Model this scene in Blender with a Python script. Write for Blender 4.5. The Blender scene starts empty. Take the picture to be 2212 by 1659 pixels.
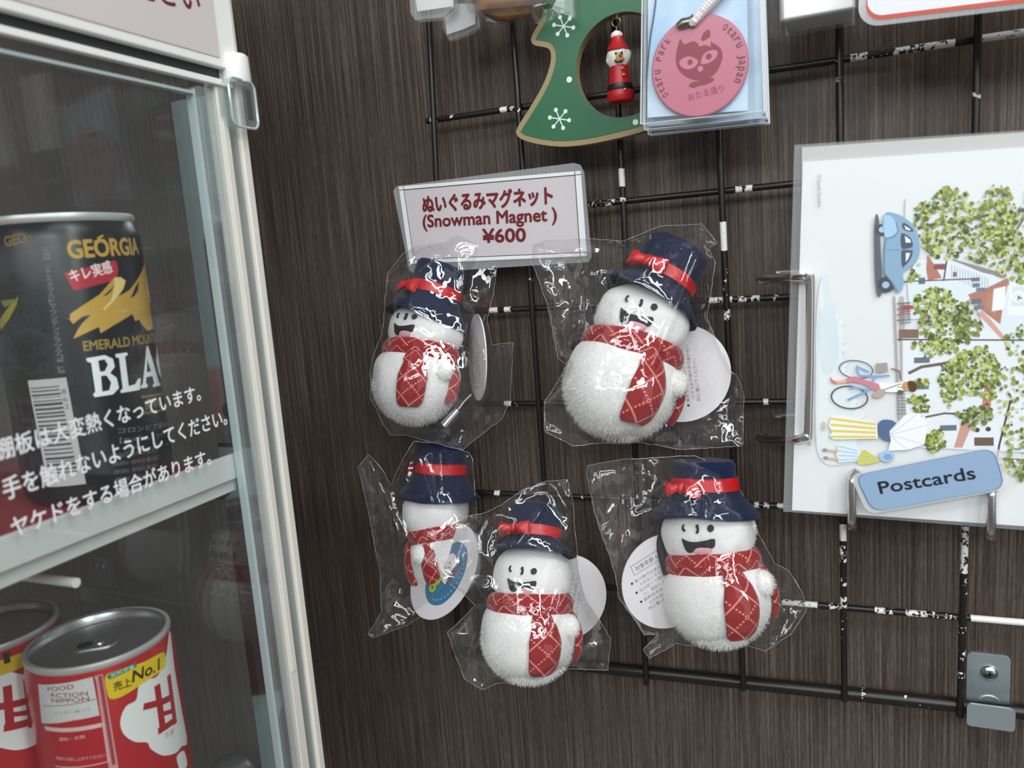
import bpy, bmesh, math, random
import numpy as np
from mathutils import Vector, Matrix, noise
from mathutils.geometry import tessellate_polygon, delaunay_2d_cdt
from mathutils.bvhtree import BVHTree

SC = bpy.context.scene
COL = SC.collection
random.seed(7)
# All lengths below are in millimetres from the top-left crossing of the wire grid
# (X right along the wall, Y into the wall, Z up); ZB lifts that point to its height above the floor.
MM, ZB = 0.001, 1.5
def P(v): return Vector((v[0]*MM, v[1]*MM, v[2]*MM + ZB))

# ------------------------------------------------------------------ camera
F_PX = 1698.03
CAM = np.array([199.904, -384.937, -73.164])
ROT = np.array([[0.92113125, 0.38212481, -0.07414744],
                [-0.00712096, -0.17391247, -0.98473537],
                [-0.38918698, 0.90759852, -0.15747512]])
cd = bpy.data.cameras.new('camera')
cam = bpy.data.objects.new('camera', cd); COL.objects.link(cam)
cd.sensor_width = 36.0; cd.lens = F_PX/2212*36
cd.clip_start = 0.01; cd.clip_end = 50
m = Matrix.Identity(4)
for i in range(3):
    m[i][0] = ROT[0][i]; m[i][1] = -ROT[1][i]; m[i][2] = -ROT[2][i]
m.translation = P(CAM)
cam.matrix_world = m
cd.dof.use_dof = True; cd.dof.focus_distance = 0.39; cd.dof.aperture_fstop = 11
SC.camera = cam

# ------------------------------------------------------------------ world, lights, exposure
w = bpy.data.worlds.new('world'); SC.world = w; w.use_nodes = True
w.node_tree.nodes['Background'].inputs[0].default_value = (0.93, 0.97, 1.0, 1)
w.node_tree.nodes['Background'].inputs[1].default_value = 0.24
def area(name, loc, target, sx, sy, power, col=(1, 1, 1)):
    l = bpy.data.lights.new(name, 'AREA'); l.shape = 'RECTANGLE'; l.size = sx; l.size_y = sy
    l.energy = power; l.color = col
    o = bpy.data.objects.new(name, l); COL.objects.link(o)
    o.location = P(loc)
    d = P(target) - P(loc)
    o.rotation_euler = d.to_track_quat('-Z', 'Y').to_euler()
    return o
COOL = (0.95, 0.98, 1.0)
area('overhead_area_light', (620, -560, 820), (140, 0, -130), 1.2, 0.08, 5.0, COOL)
area('overhead_area_light', (260, -1150, 950), (100, 0, -150), 1.2, 0.12, 5.0, COOL)
area('overhead_area_light', (1150, -700, 700), (150, 0, -130), 0.12, 1.2, 12.0, COOL)
area('overhead_area_light', (-500, -1700, 900), (100, 0, -150), 0.15, 1.2, 4.5, COOL)
area('overhead_area_light', (900, -2000, 950), (100, 0, -150), 1.2, 0.2, 14.0, COOL)
area('overhead_area_light', (-300, -2700, 980), (100, 0, -150), 1.2, 0.22, 14.0, COOL)  # added far behind the camera to raise highlights on the bag film
area('overhead_area_light', (500, -3500, 1000), (100, 0, -150), 1.2, 0.25, 18.0, COOL)  # another distant light added for the bag highlights
area('overhead_area_light', (1700, -2700, 980), (100, 0, -150), 1.2, 0.22, 18.0, COOL)  # distant light added at the right, also for glints on the bags
area('side_fill_light', (1500, -1300, -50), (100, 0, -150), 0.9, 1.4, 3.0, (1.0, 0.99, 0.97))  # broad fill added from the right side, not a known window
SC.view_settings.view_transform = 'Standard'; SC.view_settings.look = 'None'
SC.view_settings.gamma = 1; SC.view_settings.use_curve_mapping = False
SC.view_settings.exposure = -0.40
SC.cycles.transparent_max_bounces = 32
SC.cycles.max_bounces = 10

# ------------------------------------------------------------------ helpers
def lin(h):
    if isinstance(h, str):
        h = h.lstrip('#'); c = [int(h[i:i+2], 16)/255 for i in (0, 2, 4)]
    else: c = list(h)
    return tuple(x/12.92 if x <= .04045 else ((x+.055)/1.055)**2.4 for x in c) + (1.0,)
def ray(u, v): return ROT.T @ np.array([(u-1106)/F_PX, (v-829.5)/F_PX, 1.0])
def at_y(px, y):
    d = ray(*px); return CAM + d*((y-CAM[1])/d[1])
def at_x(px, x):
    d = ray(*px); return CAM + d*((x-CAM[0])/d[0])
def at_t(px, t): return CAM + ray(*px)*t
def to_px(p):
    q = ROT @ (np.array(p)-CAM); return (F_PX*q[0]/q[2]+1106, F_PX*q[1]/q[2]+829.5, q[2])
CR, CU, CB = ROT[0], -ROT[1], -ROT[2]        # camera right, up, towards the viewer

MATS = {}
def mat(name, base=(.8, .8, .8, 1), rough=.5, metal=0, spec=.5, **kw):
    if name in MATS: return MATS[name]
    M = bpy.data.materials.new(name); M.use_nodes = True
    b = M.node_tree.nodes['Principled BSDF']
    b.inputs['Base Color'].default_value = lin(base) if isinstance(base, str) else base
    b.inputs['Roughness'].default_value = rough; b.inputs['Metallic'].default_value = metal
    b.inputs['Specular IOR Level'].default_value = spec
    for k, v in kw.items(): b.inputs[k.replace('_', ' ')].default_value = v
    MATS[name] = M; return M
def nt(M): return M.node_tree, M.node_tree.nodes['Principled BSDF']
def node(T, kind, **kw):
    n = T.nodes.new(kind)
    for k, v in kw.items():
        if k.startswith('i_'): n.inputs[int(k[2:])].default_value = v
        else: setattr(n, k, v)
    return n
def math_n(T, op, a, b=None, c=None):
    n = T.nodes.new('ShaderNodeMath'); n.operation = op
    for i, x in enumerate((a, b, c)):
        if x is None: continue
        if isinstance(x, (int, float)): n.inputs[i].default_value = x
        else: T.links.new(x, n.inputs[i])
    return n.outputs[0]
def bump_noise(M, scale, strength, dist=.0005, detail=3, stretch=None):
    T, b = nt(M)
    tc = T.nodes.new('ShaderNodeTexCoord'); mp = T.nodes.new('ShaderNodeMapping')
    mp.inputs['Scale'].default_value = stretch or (1, 1, 1)
    T.links.new(tc.outputs['Object'], mp.inputs[0])
    n = T.nodes.new('ShaderNodeTexNoise'); n.inputs['Scale'].default_value = scale; n.inputs['Detail'].default_value = detail
    T.links.new(mp.outputs[0], n.inputs[0])
    bp = T.nodes.new('ShaderNodeBump'); bp.inputs['Strength'].default_value = strength; bp.inputs['Distance'].default_value = dist
    T.links.new(n.outputs['Fac'], bp.inputs['Height']); T.links.new(bp.outputs[0], b.inputs['Normal'])
    return M

def film(name, haze=.05, gloss=.06, edge=.5, rough=.06, tint=(1, 1, 1, 1), power=3.0):
    """clear plastic or glass sheet: lets light straight through, mirrors more at grazing angles, slight milkiness"""
    if name in MATS: return MATS[name]
    M = bpy.data.materials.new(name); M.use_nodes = True; T = M.node_tree; T.nodes.clear()
    out = T.nodes.new('ShaderNodeOutputMaterial')
    tr = node(T, 'ShaderNodeBsdfTransparent', i_0=tint)
    gl = T.nodes.new('ShaderNodeBsdfGlossy'); gl.inputs['Roughness'].default_value = rough
    df = node(T, 'ShaderNodeBsdfDiffuse', i_0=(.85, .87, .88, 1))
    lw = T.nodes.new('ShaderNodeLayerWeight'); lw.inputs[0].default_value = .5
    f = math_n(T, 'MULTIPLY_ADD', math_n(T, 'POWER', lw.outputs['Facing'], power), edge, gloss)
    m1 = T.nodes.new('ShaderNodeMixShader'); m1.inputs[0].default_value = haze
    T.links.new(tr.outputs[0], m1.inputs[1]); T.links.new(df.outputs[0], m1.inputs[2])
    m2 = T.nodes.new('ShaderNodeMixShader'); T.links.new(f, m2.inputs[0])
    T.links.new(m1.outputs[0], m2.inputs[1]); T.links.new(gl.outputs[0], m2.inputs[2])
    T.links.new(m2.outputs[0], out.inputs[0])
    MATS[name] = M; return M

def prop(o, label=None, cat=None, group=None, kind=None):
    if label: o['label'] = label
    if cat: o['category'] = cat
    if group: o['group'] = group
    if kind: o['kind'] = kind
    return o
def thing(name, loc, label, cat, group=None):
    o = bpy.data.objects.new(name, None); o.empty_display_size = .01; COL.objects.link(o)
    o.location = P(loc); return prop(o, label, cat, group)
BASE = {}
def base_of(o):
    v = Vector((0, 0, 0))
    while o is not None: v += o.location; o = o.parent
    return v
def link_mesh(name, me, M, parent=None, smooth=True, origin=None):
    """me holds world-space metres; moved to be relative to its parent (or its own origin)"""
    o = bpy.data.objects.new(name, me); COL.objects.link(o)
    if parent is not None:
        o.parent = parent; off = base_of(parent)
    else:
        off = P(origin) if origin is not None else Vector((0, 0, 0)); o.location = off
    me.transform(Matrix.Translation(-off))
    if M is not None:
        for x in (M if isinstance(M, (list, tuple)) else [M]): me.materials.append(x)
    if smooth:
        me.shade_smooth() if hasattr(me, 'shade_smooth') else [setattr(p, 'use_smooth', True) for p in me.polygons]
    return o
class MB:
    """collects vertices (mm) and faces for ONE mesh"""
    def __init__(s): s.v = []; s.f = []; s.uv = None
    def add(s, vs, fs):
        k = len(s.v); s.v += [tuple(map(float, x)) for x in vs]; s.f += [tuple(i+k for i in f) for f in fs]
    def box(s, a, b):
        x0, x1 = sorted((a[0], b[0])); y0, y1 = sorted((a[1], b[1])); z0, z1 = sorted((a[2], b[2]))
        s.add([(x0,y0,z0),(x1,y0,z0),(x1,y1,z0),(x0,y1,z0),(x0,y0,z1),(x1,y0,z1),(x1,y1,z1),(x0,y1,z1)],
              [(0,3,2,1),(4,5,6,7),(0,1,5,4),(1,2,6,5),(2,3,7,6),(3,0,4,7)])
    def tube(s, pts, r, n=12, closed=False, caps=True):
        pts = [np.array(p, float) for p in pts]; N = len(pts); rings = []
        up = None
        for i in range(N):
            if closed: t = pts[(i+1) % N]-pts[i-1]
            else: t = pts[min(i+1, N-1)]-pts[max(i-1, 0)]
            t = t/(np.linalg.norm(t)+1e-9)
            if up is None:
                a = np.array([0, 0, 1.]) if abs(t[2]) < .9 else np.array([1., 0, 0])
                up = np.cross(t, a)
            up = up-t*(up@t); up /= np.linalg.norm(up)+1e-9
            b = np.cross(t, up); rr = r[i] if hasattr(r, '__len__') else r
            rings.append([pts[i]+rr*(math.cos(k*2*math.pi/n)*up+math.sin(k*2*math.pi/n)*b) for k in range(n)])
        vs = [p for ring in rings for p in ring]; fs = []
        for i in range(N if closed else N-1):
            j = (i+1) % N
            for k in range(n): fs.append((i*n+k, i*n+(k+1) % n, j*n+(k+1) % n, j*n+k))
        if caps and not closed:
            fs.append(tuple(range(n))[::-1]); fs.append(tuple((N-1)*n+k for k in range(n)))
        s.add(vs, fs)
    def lathe(s, prof, n=48, c=(0, 0, 0)):
        vs = []; fs = []
        for (r, z) in prof:
            for k in range(n):
                a = 2*math.pi*k/n; vs.append((c[0]+r*math.cos(a), c[1]+r*math.sin(a), c[2]+z))
        for i in range(len(prof)-1):
            for k in range(n): fs.append((i*n+k, i*n+(k+1) % n, (i+1)*n+(k+1) % n, (i+1)*n+k))
        s.add(vs, fs)
    def ellipsoid(s, c, r, nu=40, nv=26, sq=1.0, wob=0, seed=0, egg=0):
        vs = []; fs = []
        for j in range(nv+1):
            ph = math.pi*j/nv-math.pi/2
            for i in range(nu):
                th = 2*math.pi*i/nu
                d = [math.cos(ph)*math.cos(th), math.cos(ph)*math.sin(th), math.sin(ph)]
                d2 = [math.copysign(abs(x)**sq, x) for x in d]
                w = 1+wob*noise.noise(Vector(d)*2.2+Vector((seed, 0, 0)))
                eg = 1+egg*max(0, d2[2])
                vs.append([c[k]+r[k]*d2[k]*w*(eg if k < 2 else 1) for k in range(3)])
        for j in range(nv):
            for i in range(nu): fs.append((j*nu+i, j*nu+(i+1) % nu, (j+1)*nu+(i+1) % nu, (j+1)*nu+i))
        s.add(vs, fs)
    def prism(s, front, back):
        n = len(front); s.add(list(front)+list(back), [])
        k = len(s.v)-2*n
        ab = [Vector(p) for p in front]
        for t in tessellate_polygon([ab]):
            s.f.append(tuple(k+i for i in t)); s.f.append(tuple(k+n+i for i in reversed(t)))
        for i in range(n): s.f.append((k+i, k+n+i, k+n+(i+1) % n, k+(i+1) % n))
    def build(s, name, M, parent=None, smooth=True, bevel=0, tf=None, origin=None, merge=False):
        vs = s.v if tf is None else [tf(p) for p in s.v]
        me = bpy.data.meshes.new(name); me.from_pydata([P(p) for p in vs], [], s.f); me.update()
        bm = bmesh.new(); bm.from_mesh(me)
        if merge: bmesh.ops.remove_doubles(bm, verts=bm.verts, dist=1e-6)
        bmesh.ops.recalc_face_normals(bm, faces=bm.faces); bm.to_mesh(me); bm.free()
        o = link_mesh(name, me, M, parent, smooth, origin)
        if bevel:
            b = o.modifiers.new('bevel', 'BEVEL'); b.width = bevel*MM; b.segments = 3; b.limit_method = 'ANGLE'; b.angle_limit = .6
        if smooth and hasattr(me, 'set_sharp_from_angle'): me.set_sharp_from_angle(angle=math.radians(38))
        return o

class Plane:
    def __init__(s, p0, ex, ey):
        s.p0 = np.array(p0, float); s.ex = np.array(ex, float)/np.linalg.norm(ex)
        ey = np.array(ey, float); ey = ey-s.ex*(ey@s.ex); s.ey = ey/np.linalg.norm(ey); s.n = np.cross(s.ex, s.ey)
    def px(s, q):
        d = ray(*q); t = ((s.p0-CAM)@s.n)/(d@s.n); r = CAM+d*t-s.p0; return (r@s.ex, r@s.ey)
    def to3(s, a, b, h=0): return s.p0+s.ex*a+s.ey*b+s.n*h
    cut = None
def wallplane(y, at=(0, 0)): return Plane((at[0], y, at[1]), (1, 0, 0), (0, 0, 1))
def sideplane(x): return Plane((x, 0, 0), (0, 1, 0), (0, 0, 1))
class Cyl:
    def __init__(s, c, R, th0):
        s.c = np.array(c, float); s.R = R; s.th0 = th0; s.cut = 1.6
    def px(s, q):
        d = ray(*q); o = CAM-s.c
        A = d[0]**2+d[1]**2; B = o[0]*d[0]+o[1]*d[1]; Cc = o[0]**2+o[1]**2-s.R**2
        D = B*B-A*Cc; t = (-B-math.sqrt(max(D, 0)))/A; p = o+d*t
        th = (math.atan2(p[1], p[0])-s.th0+math.pi) % (2*math.pi)-math.pi
        return (s.R*th, p[2])
    def to3(s, a, b, h=0):
        th = s.th0+a/s.R; r = s.R+h
        return np.array([s.c[0]+r*math.cos(th), s.c[1]+r*math.sin(th), s.c[2]+b])

_tx = {}
def text2d(body, bold=0.0):
    k = (body, bold)
    if k not in _tx:
        c = bpy.data.curves.new('lettering', 'FONT'); c.body = body; c.offset = bold; c.resolution_u = 3
        o = bpy.data.objects.new('lettering', c); COL.objects.link(o)
        dg = bpy.context.evaluated_depsgraph_get(); dg.update()
        me = bpy.data.meshes.new_from_object(o.evaluated_get(dg))
        v = [(x.co.x, x.co.y) for x in me.vertices]; f = [tuple(p.vertices) for p in me.polygons]
        bpy.data.objects.remove(o); bpy.data.curves.remove(c); bpy.data.meshes.remove(me)
        _tx[k] = (v, f)
    return _tx[k]
class Decal:
    """flat printed or painted shapes on a surface, each with its own colour, as ONE mesh"""
    def __init__(s, surf): s.s = surf; s.v = []; s.f = []; s.c = []; s.h = .012
    def up(s, k=.004): s.h += k
    def raw(s, ab, faces, col):
        k = len(s.v); col = lin(col); s.h += .0007
        s.v += [(a, b, s.h) for a, b in ab]
        for f in faces:
            ar = 0
            for i in range(len(f)):
                p, q = ab[f[i]], ab[f[(i+1) % len(f)]]; ar += p[0]*q[1]-q[0]*p[1]
            f2 = tuple(i+k for i in (f if ar >= 0 else reversed(f)))
            s.f.append(f2); s.c.append(col)
    def poly(s, ab, col):
        t = tessellate_polygon([[Vector((a, b, 0)) for a, b in ab]]); s.raw(ab, t, col)
    def ppx(s, pts, col): s.poly([s.s.px(p) for p in pts], col)
    def line(s, ab, wd, col):
        for i in range(len(ab)-1):
            a, b = np.array(ab[i]), np.array(ab[i+1]); d = b-a; L = np.linalg.norm(d)
            if L < 1e-6: continue
            d /= L; n = np.array([-d[1], d[0]])*wd/2; e = d*wd*.3
            s.raw([tuple(a-n-e), tuple(b-n+e), tuple(b+n+e), tuple(a+n-e)], [(0, 1, 2, 3)], col)
    def lpx(s, pts, wd, col): s.line([s.s.px(p) for p in pts], wd, col)
    def disc(s, c, r, col, n=20, ry=None, ph=0):
        ry = ry or r; s.raw([(c[0]+r*math.cos(2*math.pi*i/n)*math.cos(ph)-ry*math.sin(2*math.pi*i/n)*math.sin(ph),
                              c[1]+r*math.cos(2*math.pi*i/n)*math.sin(ph)+ry*math.sin(2*math.pi*i/n)*math.cos(ph)) for i in range(n)], [tuple(range(n))], col)
    def dpx(s, c, rp, col, n=20, ryp=None, ph=0):
        a = s.s.px(c); b = s.s.px((c[0]+rp, c[1])); r = math.hypot(b[0]-a[0], b[1]-a[1])
        s.disc(a, r, col, n, r*(ryp/rp) if ryp else None, ph)
    def text(s, body, p0, p1, hgt, col, bold=0.0, slant=0.0):
        """baseline from p0 to p1 (surface coordinates), letters hgt tall"""
        v, f = text2d(body, 0)
        if not v: return
        x0 = min(a for a, _ in v); x1 = max(a for a, _ in v); y1 = max(b for _, b in v); y0 = min(min(b for _, b in v), 0)
        e = np.array(p1)-np.array(p0); L = np.linalg.norm(e); e /= L; n = np.array([-e[1], e[0]])
        k = L/(x1-x0); kh = hgt/y1
        ab = [tuple(np.array(p0)+e*((a-x0)*k+slant*b*kh)+n*b*kh) for a, b in v]
        s.raw(ab, f, col)
        if bold:
            for q in range(8):
                a = q*math.pi/4; o = hgt*bold*1.25; s.h -= .0004
                s.raw([(x+o*math.cos(a), y+o*math.sin(a)) for x, y in ab], f, col)
    def tpx(s, body, q0, q1, hpx, col, bold=0.0, slant=0.0):
        a = np.array(s.s.px(q0)); b = np.array(s.s.px(q1))
        mid = ((q0[0]+q1[0])/2, (q0[1]+q1[1])/2)
        c0 = np.array(s.s.px(mid)); c1 = np.array(s.s.px((mid[0], mid[1]-hpx)))
        s.text(body, a, b, np.linalg.norm(c1-c0), col, bold, slant)
    def tex_spread(s): pass
    def build(s, name, M, parent=None, origin=None):
        bm = bmesh.new(); cl = bm.loops.layers.float_color.new('Col')
        vs = [bm.verts.new(p) for p in s.v]
        for f, c in zip(s.f, s.c):
            try: fc = bm.faces.new([vs[i] for i in f])
            except ValueError: continue
            for l in fc.loops: l[cl] = c
        if s.s.cut:
            xs = [p[0] for p in s.v]; k = math.ceil(min(xs)/s.s.cut)
            while k*s.s.cut < max(xs):
                bmesh.ops.bisect_plane(bm, geom=bm.verts[:]+bm.edges[:]+bm.faces[:], plane_co=(k*s.s.cut, 0, 0), plane_no=(1, 0, 0)); k += 1
        for v in bm.verts: v.co = P(s.s.to3(*v.co))
        me = bpy.data.meshes.new(name); bm.to_mesh(me); bm.free()
        return link_mesh(name, me, M, parent, False, origin)
def printed(name='print', rough=.45, spec=.4):
    if name in MATS: return MATS[name]
    M = mat(name, rough=rough, spec=spec); T, b = nt(M)
    a = T.nodes.new('ShaderNodeAttribute'); a.attribute_name = 'Col'
    T.links.new(a.outputs['Color'], b.inputs['Base Color']); return M
PRINT = printed()
def inpoly(p, poly):
    r = False; n = len(poly); j = n-1
    for i in range(n):
        a, b = poly[i], poly[j]
        if (a[1] > p[1]) != (b[1] > p[1]) and p[0] < (b[0]-a[0])*(p[1]-a[1])/(b[1]-a[1])+a[0]: r = not r
        j = i
    return r
def smooth_closed(pts, k=6):
    n = len(pts); out = []
    for i in range(n):
        p0, p1, p2, p3 = [np.array(pts[(i+d) % n], float) for d in (-1, 0, 1, 2)]
        for j in range(k):
            t = j/k
            out.append(tuple(.5*((2*p1)+(-p0+p2)*t+(2*p0-5*p1+4*p2-p3)*t*t+(-p0+3*p1-3*p2+p3)*t**3)))
    return out
def smooth_open(pts, k=6):
    pts = [np.array(p, float) for p in pts]; q = [2*pts[0]-pts[1]]+pts+[2*pts[-1]-pts[-2]]; out = []
    for i in range(1, len(q)-2):
        p0, p1, p2, p3 = q[i-1:i+3]
        for j in range(k):
            t = j/k
            out.append(.5*((2*p1)+(-p0+p2)*t+(2*p0-5*p1+4*p2-p3)*t*t+(-p0+3*p1-3*p2+p3)*t**3))
    return out+[pts[-1]]
def rrect(x0, y0, x1, y1, r, k=6):
    out = []
    for cx, cy, a in ((x1-r, y1-r, 0), (x0+r, y1-r, 90), (x0+r, y0+r, 180), (x1-r, y0+r, 270)):
        for i in range(k+1):
            t = math.radians(a+90*i/k); out.append((cx+r*math.cos(t), cy+r*math.sin(t)))
    return out
def sheet(name, ab, surf, h0, h1, M, parent=None, smooth=False, origin=None, bevel=0):
    b = MB(); b.prism([surf.to3(x, y, h1) for x, y in ab], [surf.to3(x, y, h0) for x, y in ab])
    return b.build(name, M, parent, smooth, bevel, origin=origin)

# ------------------------------------------------------------------ wall
WALL_Y = 13.0
Mw = mat('dark_woodgrain_laminate', rough=.42, spec=.35)
T, b = nt(Mw)
tc = T.nodes.new('ShaderNodeTexCoord')
def stretched(sx, sz, scale, detail=4, rough=.6):
    mp = T.nodes.new('ShaderNodeMapping'); mp.inputs['Scale'].default_value = (sx, 1, sz)
    T.links.new(tc.outputs['Object'], mp.inputs[0])
    n = T.nodes.new('ShaderNodeTexNoise'); n.inputs['Scale'].default_value = scale; n.inputs['Detail'].default_value = detail
    n.inputs['Roughness'].default_value = rough; n.inputs['Distortion'].default_value = .05
    T.links.new(mp.outputs[0], n.inputs[0]); return n.outputs['Fac']
fine = stretched(1, .012, 980, 3); mid = stretched(1, .02, 260); big = stretched(1, .25, 9, 2); spk = stretched(1, .12, 1500, 2)
g = math_n(T, 'MULTIPLY_ADD', fine, .62, math_n(T, 'MULTIPLY_ADD', mid, .2, math_n(T, 'MULTIPLY', spk, .22)))
rp = T.nodes.new('ShaderNodeValToRGB')
rp.color_ramp.elements[0].position = .40; rp.color_ramp.elements[0].color = lin('#362d28')
rp.color_ramp.elements[1].position = .68; rp.color_ramp.elements[1].color = lin('#74695f')
e = rp.color_ramp.elements.new(.52); e.color = lin('#4f453f')
T.links.new(g, rp.inputs[0])
mx = T.nodes.new('ShaderNodeMix'); mx.data_type = 'RGBA'; mx.blend_type = 'MULTIPLY'; mx.inputs[0].default_value = .35
rb = T.nodes.new('ShaderNodeValToRGB'); rb.color_ramp.elements[0].position = .35; rb.color_ramp.elements[1].position = .65
rb.color_ramp.elements[0].color = lin('#c8b8a4'); rb.color_ramp.elements[1].color = (1, 1, 1, 1)
T.links.new(big, rb.inputs[0]); T.links.new(rp.outputs[0], mx.inputs[6]); T.links.new(rb.outputs[0], mx.inputs[7])
T.links.new(mx.outputs[2], b.inputs['Base Color'])
bp = T.nodes.new('ShaderNodeBump'); bp.inputs['Strength'].default_value = .35; bp.inputs['Distance'].default_value = .0004
T.links.new(g, bp.inputs['Height']); T.links.new(bp.outputs[0], b.inputs['Normal'])
wb = MB(); wb.box((-1400, WALL_Y, -1500), (1600, WALL_Y+80, 1000))
fl = MB(); fl.box((-3000, -4000, -1540), (3000, WALL_Y, -1500))
prop(fl.build('floor', mat('grey_floor', '#8d8984', .5), None, False, origin=(0, -2000, -1500)), 'grey shop floor far below the display wall', kind='structure')
prop(wb.build('wall_back', Mw, None, False, origin=(0, WALL_Y, 0)), 'dark brown wall panelling with fine upright woodgrain behind the wire grid', kind='structure')

# ------------------------------------------------------------------ wire grid panel
Mwire = mat('chipped_brown_paint', rough=.35, spec=.5)
T, b = nt(Mwire)
a = T.nodes.new('ShaderNodeAttribute'); a.attribute_name = 'chip'
tc = T.nodes.new('ShaderNodeTexCoord')
n1 = node(T, 'ShaderNodeTexNoise'); n1.inputs['Scale'].default_value = 560; n1.inputs['Detail'].default_value = 4; n1.inputs['Roughness'].default_value = .6
T.links.new(tc.outputs['Object'], n1.inputs[0])
f = math_n(T, 'GREATER_THAN', math_n(T, 'ADD', n1.outputs['Fac'], math_n(T, 'MULTIPLY', a.outputs['Fac'], .5)), .855)
mx = T.nodes.new('ShaderNodeMix'); mx.data_type = 'RGBA'
mx.inputs[6].default_value = lin('#1d1714'); mx.inputs[7].default_value = lin('#e8e6e2')
T.links.new(f, mx.inputs[0]); T.links.new(mx.outputs[2], b.inputs['Base Color'])
grid = thing('wire_grid_panel', (0, 0, 0), 'dark brown wire display grid with white chips in its paint, hung on the wall', 'display grid')
def wire(q0, q1, y, r, chips, horizontal, name='wire'):
    p0, p1 = at_y(q0, y), at_y(q1, y); L = np.linalg.norm(p1-p0); N = max(2, int(L/.45)); n = 12
    mb = MB(); mb.tube([p0+(p1-p0)*i/N for i in range(N+1)], r, n)
    o = mb.build(name, Mwire, grid)
    me = o.data; at = me.attributes.new('chip', 'FLOAT', 'POINT')
    dens = []
    for i in range(N+1):
        px = to_px(p0+(p1-p0)*i/N); c = px[0] if horizontal else px[1]; d = 0
        for (x0, x1, s) in chips:
            h = (x1-x0)/2; dd = abs(c-(x0+x1)/2)
            if dd < h+4: d = max(d, s*min(1, (h+4-dd)/4))
        dens.append(d)
    vals = [dens[min(i//n, N)] for i in range(len(me.vertices))]
    at.data.foreach_set('value', vals)
    return o
R0 = 1.55
S_, M_, L_ = .55, .68, .95
verts_ = [((922, -60), (990, 1412), [(296, 320, .3)]), ((1100, -60), (1202, 1432), [(236, 246, S_), (600, 606, S_)]),
          ((1322, -60), (1396, 1478), [(366, 402, L_), (428, 436, M_), (1300, 1310, S_)]),
          ((1538, -60), (1606, 1490), [(480, 540, 1.1), (580, 640, .42), (668, 690, M_), (1240, 1260, S_)]),
          ((1812, -60), (1824, 1514), [(126, 134, S_), (168, 178, M_), (1132, 1166, L_), (1178, 1216, M_), (1246, 1264, S_), (1286, 1312, M_), (1328, 1376, .42)]),
          ((2116, -60), (2074, 1548), [(200, 214, M_), (1136, 1236, .8), (1240, 1282, .5), (1352, 1366, M_), (1402, 1424, S_), (1450, 1462, M_)]),
          ((2462, -60), (2360, 1590), [])]
for q0, q1, ch in verts_: wire(q0, q1, -1.6, R0, ch, False)
rows = [((922, 262), (2500, 27), [(932, 944, 1), (974, 981, M_), (1082, 1096, L_), (1104, 1112, M_), (1133, 1138, S_), (1838, 1872, .8), (1882, 1924, .45), (1930, 2000, .72), (1996, 2062, .85), (2120, 2300, .95)]),
        ((928, 478), (2500, 316), [(1272, 1300, .6), (1308, 1330, .6), (1590, 1604, .9), (1608, 1624, .9)]),
        ((934, 676), (2500, 606), [(1060, 1075, .95), (1092, 1104, .9), (1532, 1550, .85), (1554, 1582, .8), (1596, 1612, .7), (1624, 1642, .8), (1670, 1684, .6)]),
        ((950, 873), (2500, 862), [(1092, 1104, .9), (1108, 1120, .5), (1650, 1660, .9)]),
        ((960, 1060), (2500, 1130), [(1070, 1080, .95), (1252, 1262, .6), (1385, 1430, .5), (1628, 1640, .8), (1650, 1662, .8), (1680, 1692, .8)]),
        ((970, 1240), (2500, 1369), [(1690, 1766, .85), (1792, 1824, .7), (1890, 1912, .75), (1920, 1932, .7), (1956, 2000, .75), (1998, 2072, .6), (2098, 2500, 1.3)])]
for q0, q1, ch in rows: wire(q0, q1, 1.6, R0, ch, True)
wire((982, 1408), (2500, 1568), 2.4, 3.4, [(1862, 1870, S_), (1952, 1958, S_), (1985, 2020, .35)], True, 'bottom_bar')

# clip that holds the grid
Mz = mat('zinc_plate', '#b4c0c6', .38, .75)
bump_noise(Mz, 60, .15)
clip = thing('mounting_clip', at_y((2135, 1480), WALL_Y), 'bluish zinc plate clip with a cross-head screw, holding the grid near its bottom bar', 'clip')
wp = wallplane(WALL_Y)
q = [wp.px(c) for c in ((2090, 1406), (2183, 1406), (2190, 1545), (2086, 1530))]
xa, xb = q[3][0], q[1][0]; za, zb = q[3][1]-4, q[0][1]
pl = rrect(xa, za, xb, zb, 2.4); sheet('plate', pl, wp, .0, 1.2, Mz, clip, bevel=.3)
fp = wallplane(-5.2)
lp = [fp.px(c) for c in ((2088, 1516), (2193, 1530), (2196, 1574), (2088, 1562))]
lipz0, lipz1 = lp[3][1], (lp[0][1]+lp[1][1])/2
b_ = MB(); b_.prism([fp.to3(x, y, 1.2) for x, y in rrect(lp[0][0], lipz0-.5, lp[1][0], lipz1, 1.8)], [fp.to3(x, y, 0) for x, y in rrect(lp[0][0], lipz0-.5, lp[1][0], lipz1, 1.8)])
b_.box((lp[0][0]+.6, -5.2, lipz0-.3), (lp[1][0]-.6, WALL_Y, lipz0+.9))
b_.build('front_lip', Mz, clip, False, .25)
sc_ = wp.px((2136, 1450)); mb = MB(); c3 = wp.to3(sc_[0], sc_[1], 1.2)
prof = [(0.01, 2.0), (1.6, 1.9), (2.9, 1.35), (3.7, .5), (3.8, 0)]
mb.lathe(prof, 32); s_ = mb.build('screw', mat('bright_steel', '#c9cdd0', .22, 1), clip, tf=lambda p: (c3[0]+p[0], c3[1]-p[2], c3[2]+p[1]))
mb = MB()
for w_, h_ in ((3.2, .7), (.7, 3.2)): mb.box((c3[0]-w_/2, c3[1]-2.15, c3[2]-h_/2), (c3[0]+w_/2, c3[1]-1.6, c3[2]+h_/2))
mb.build('cross_slot', mat('slot_dark', '#15171a', .6), s_, False)
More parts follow.
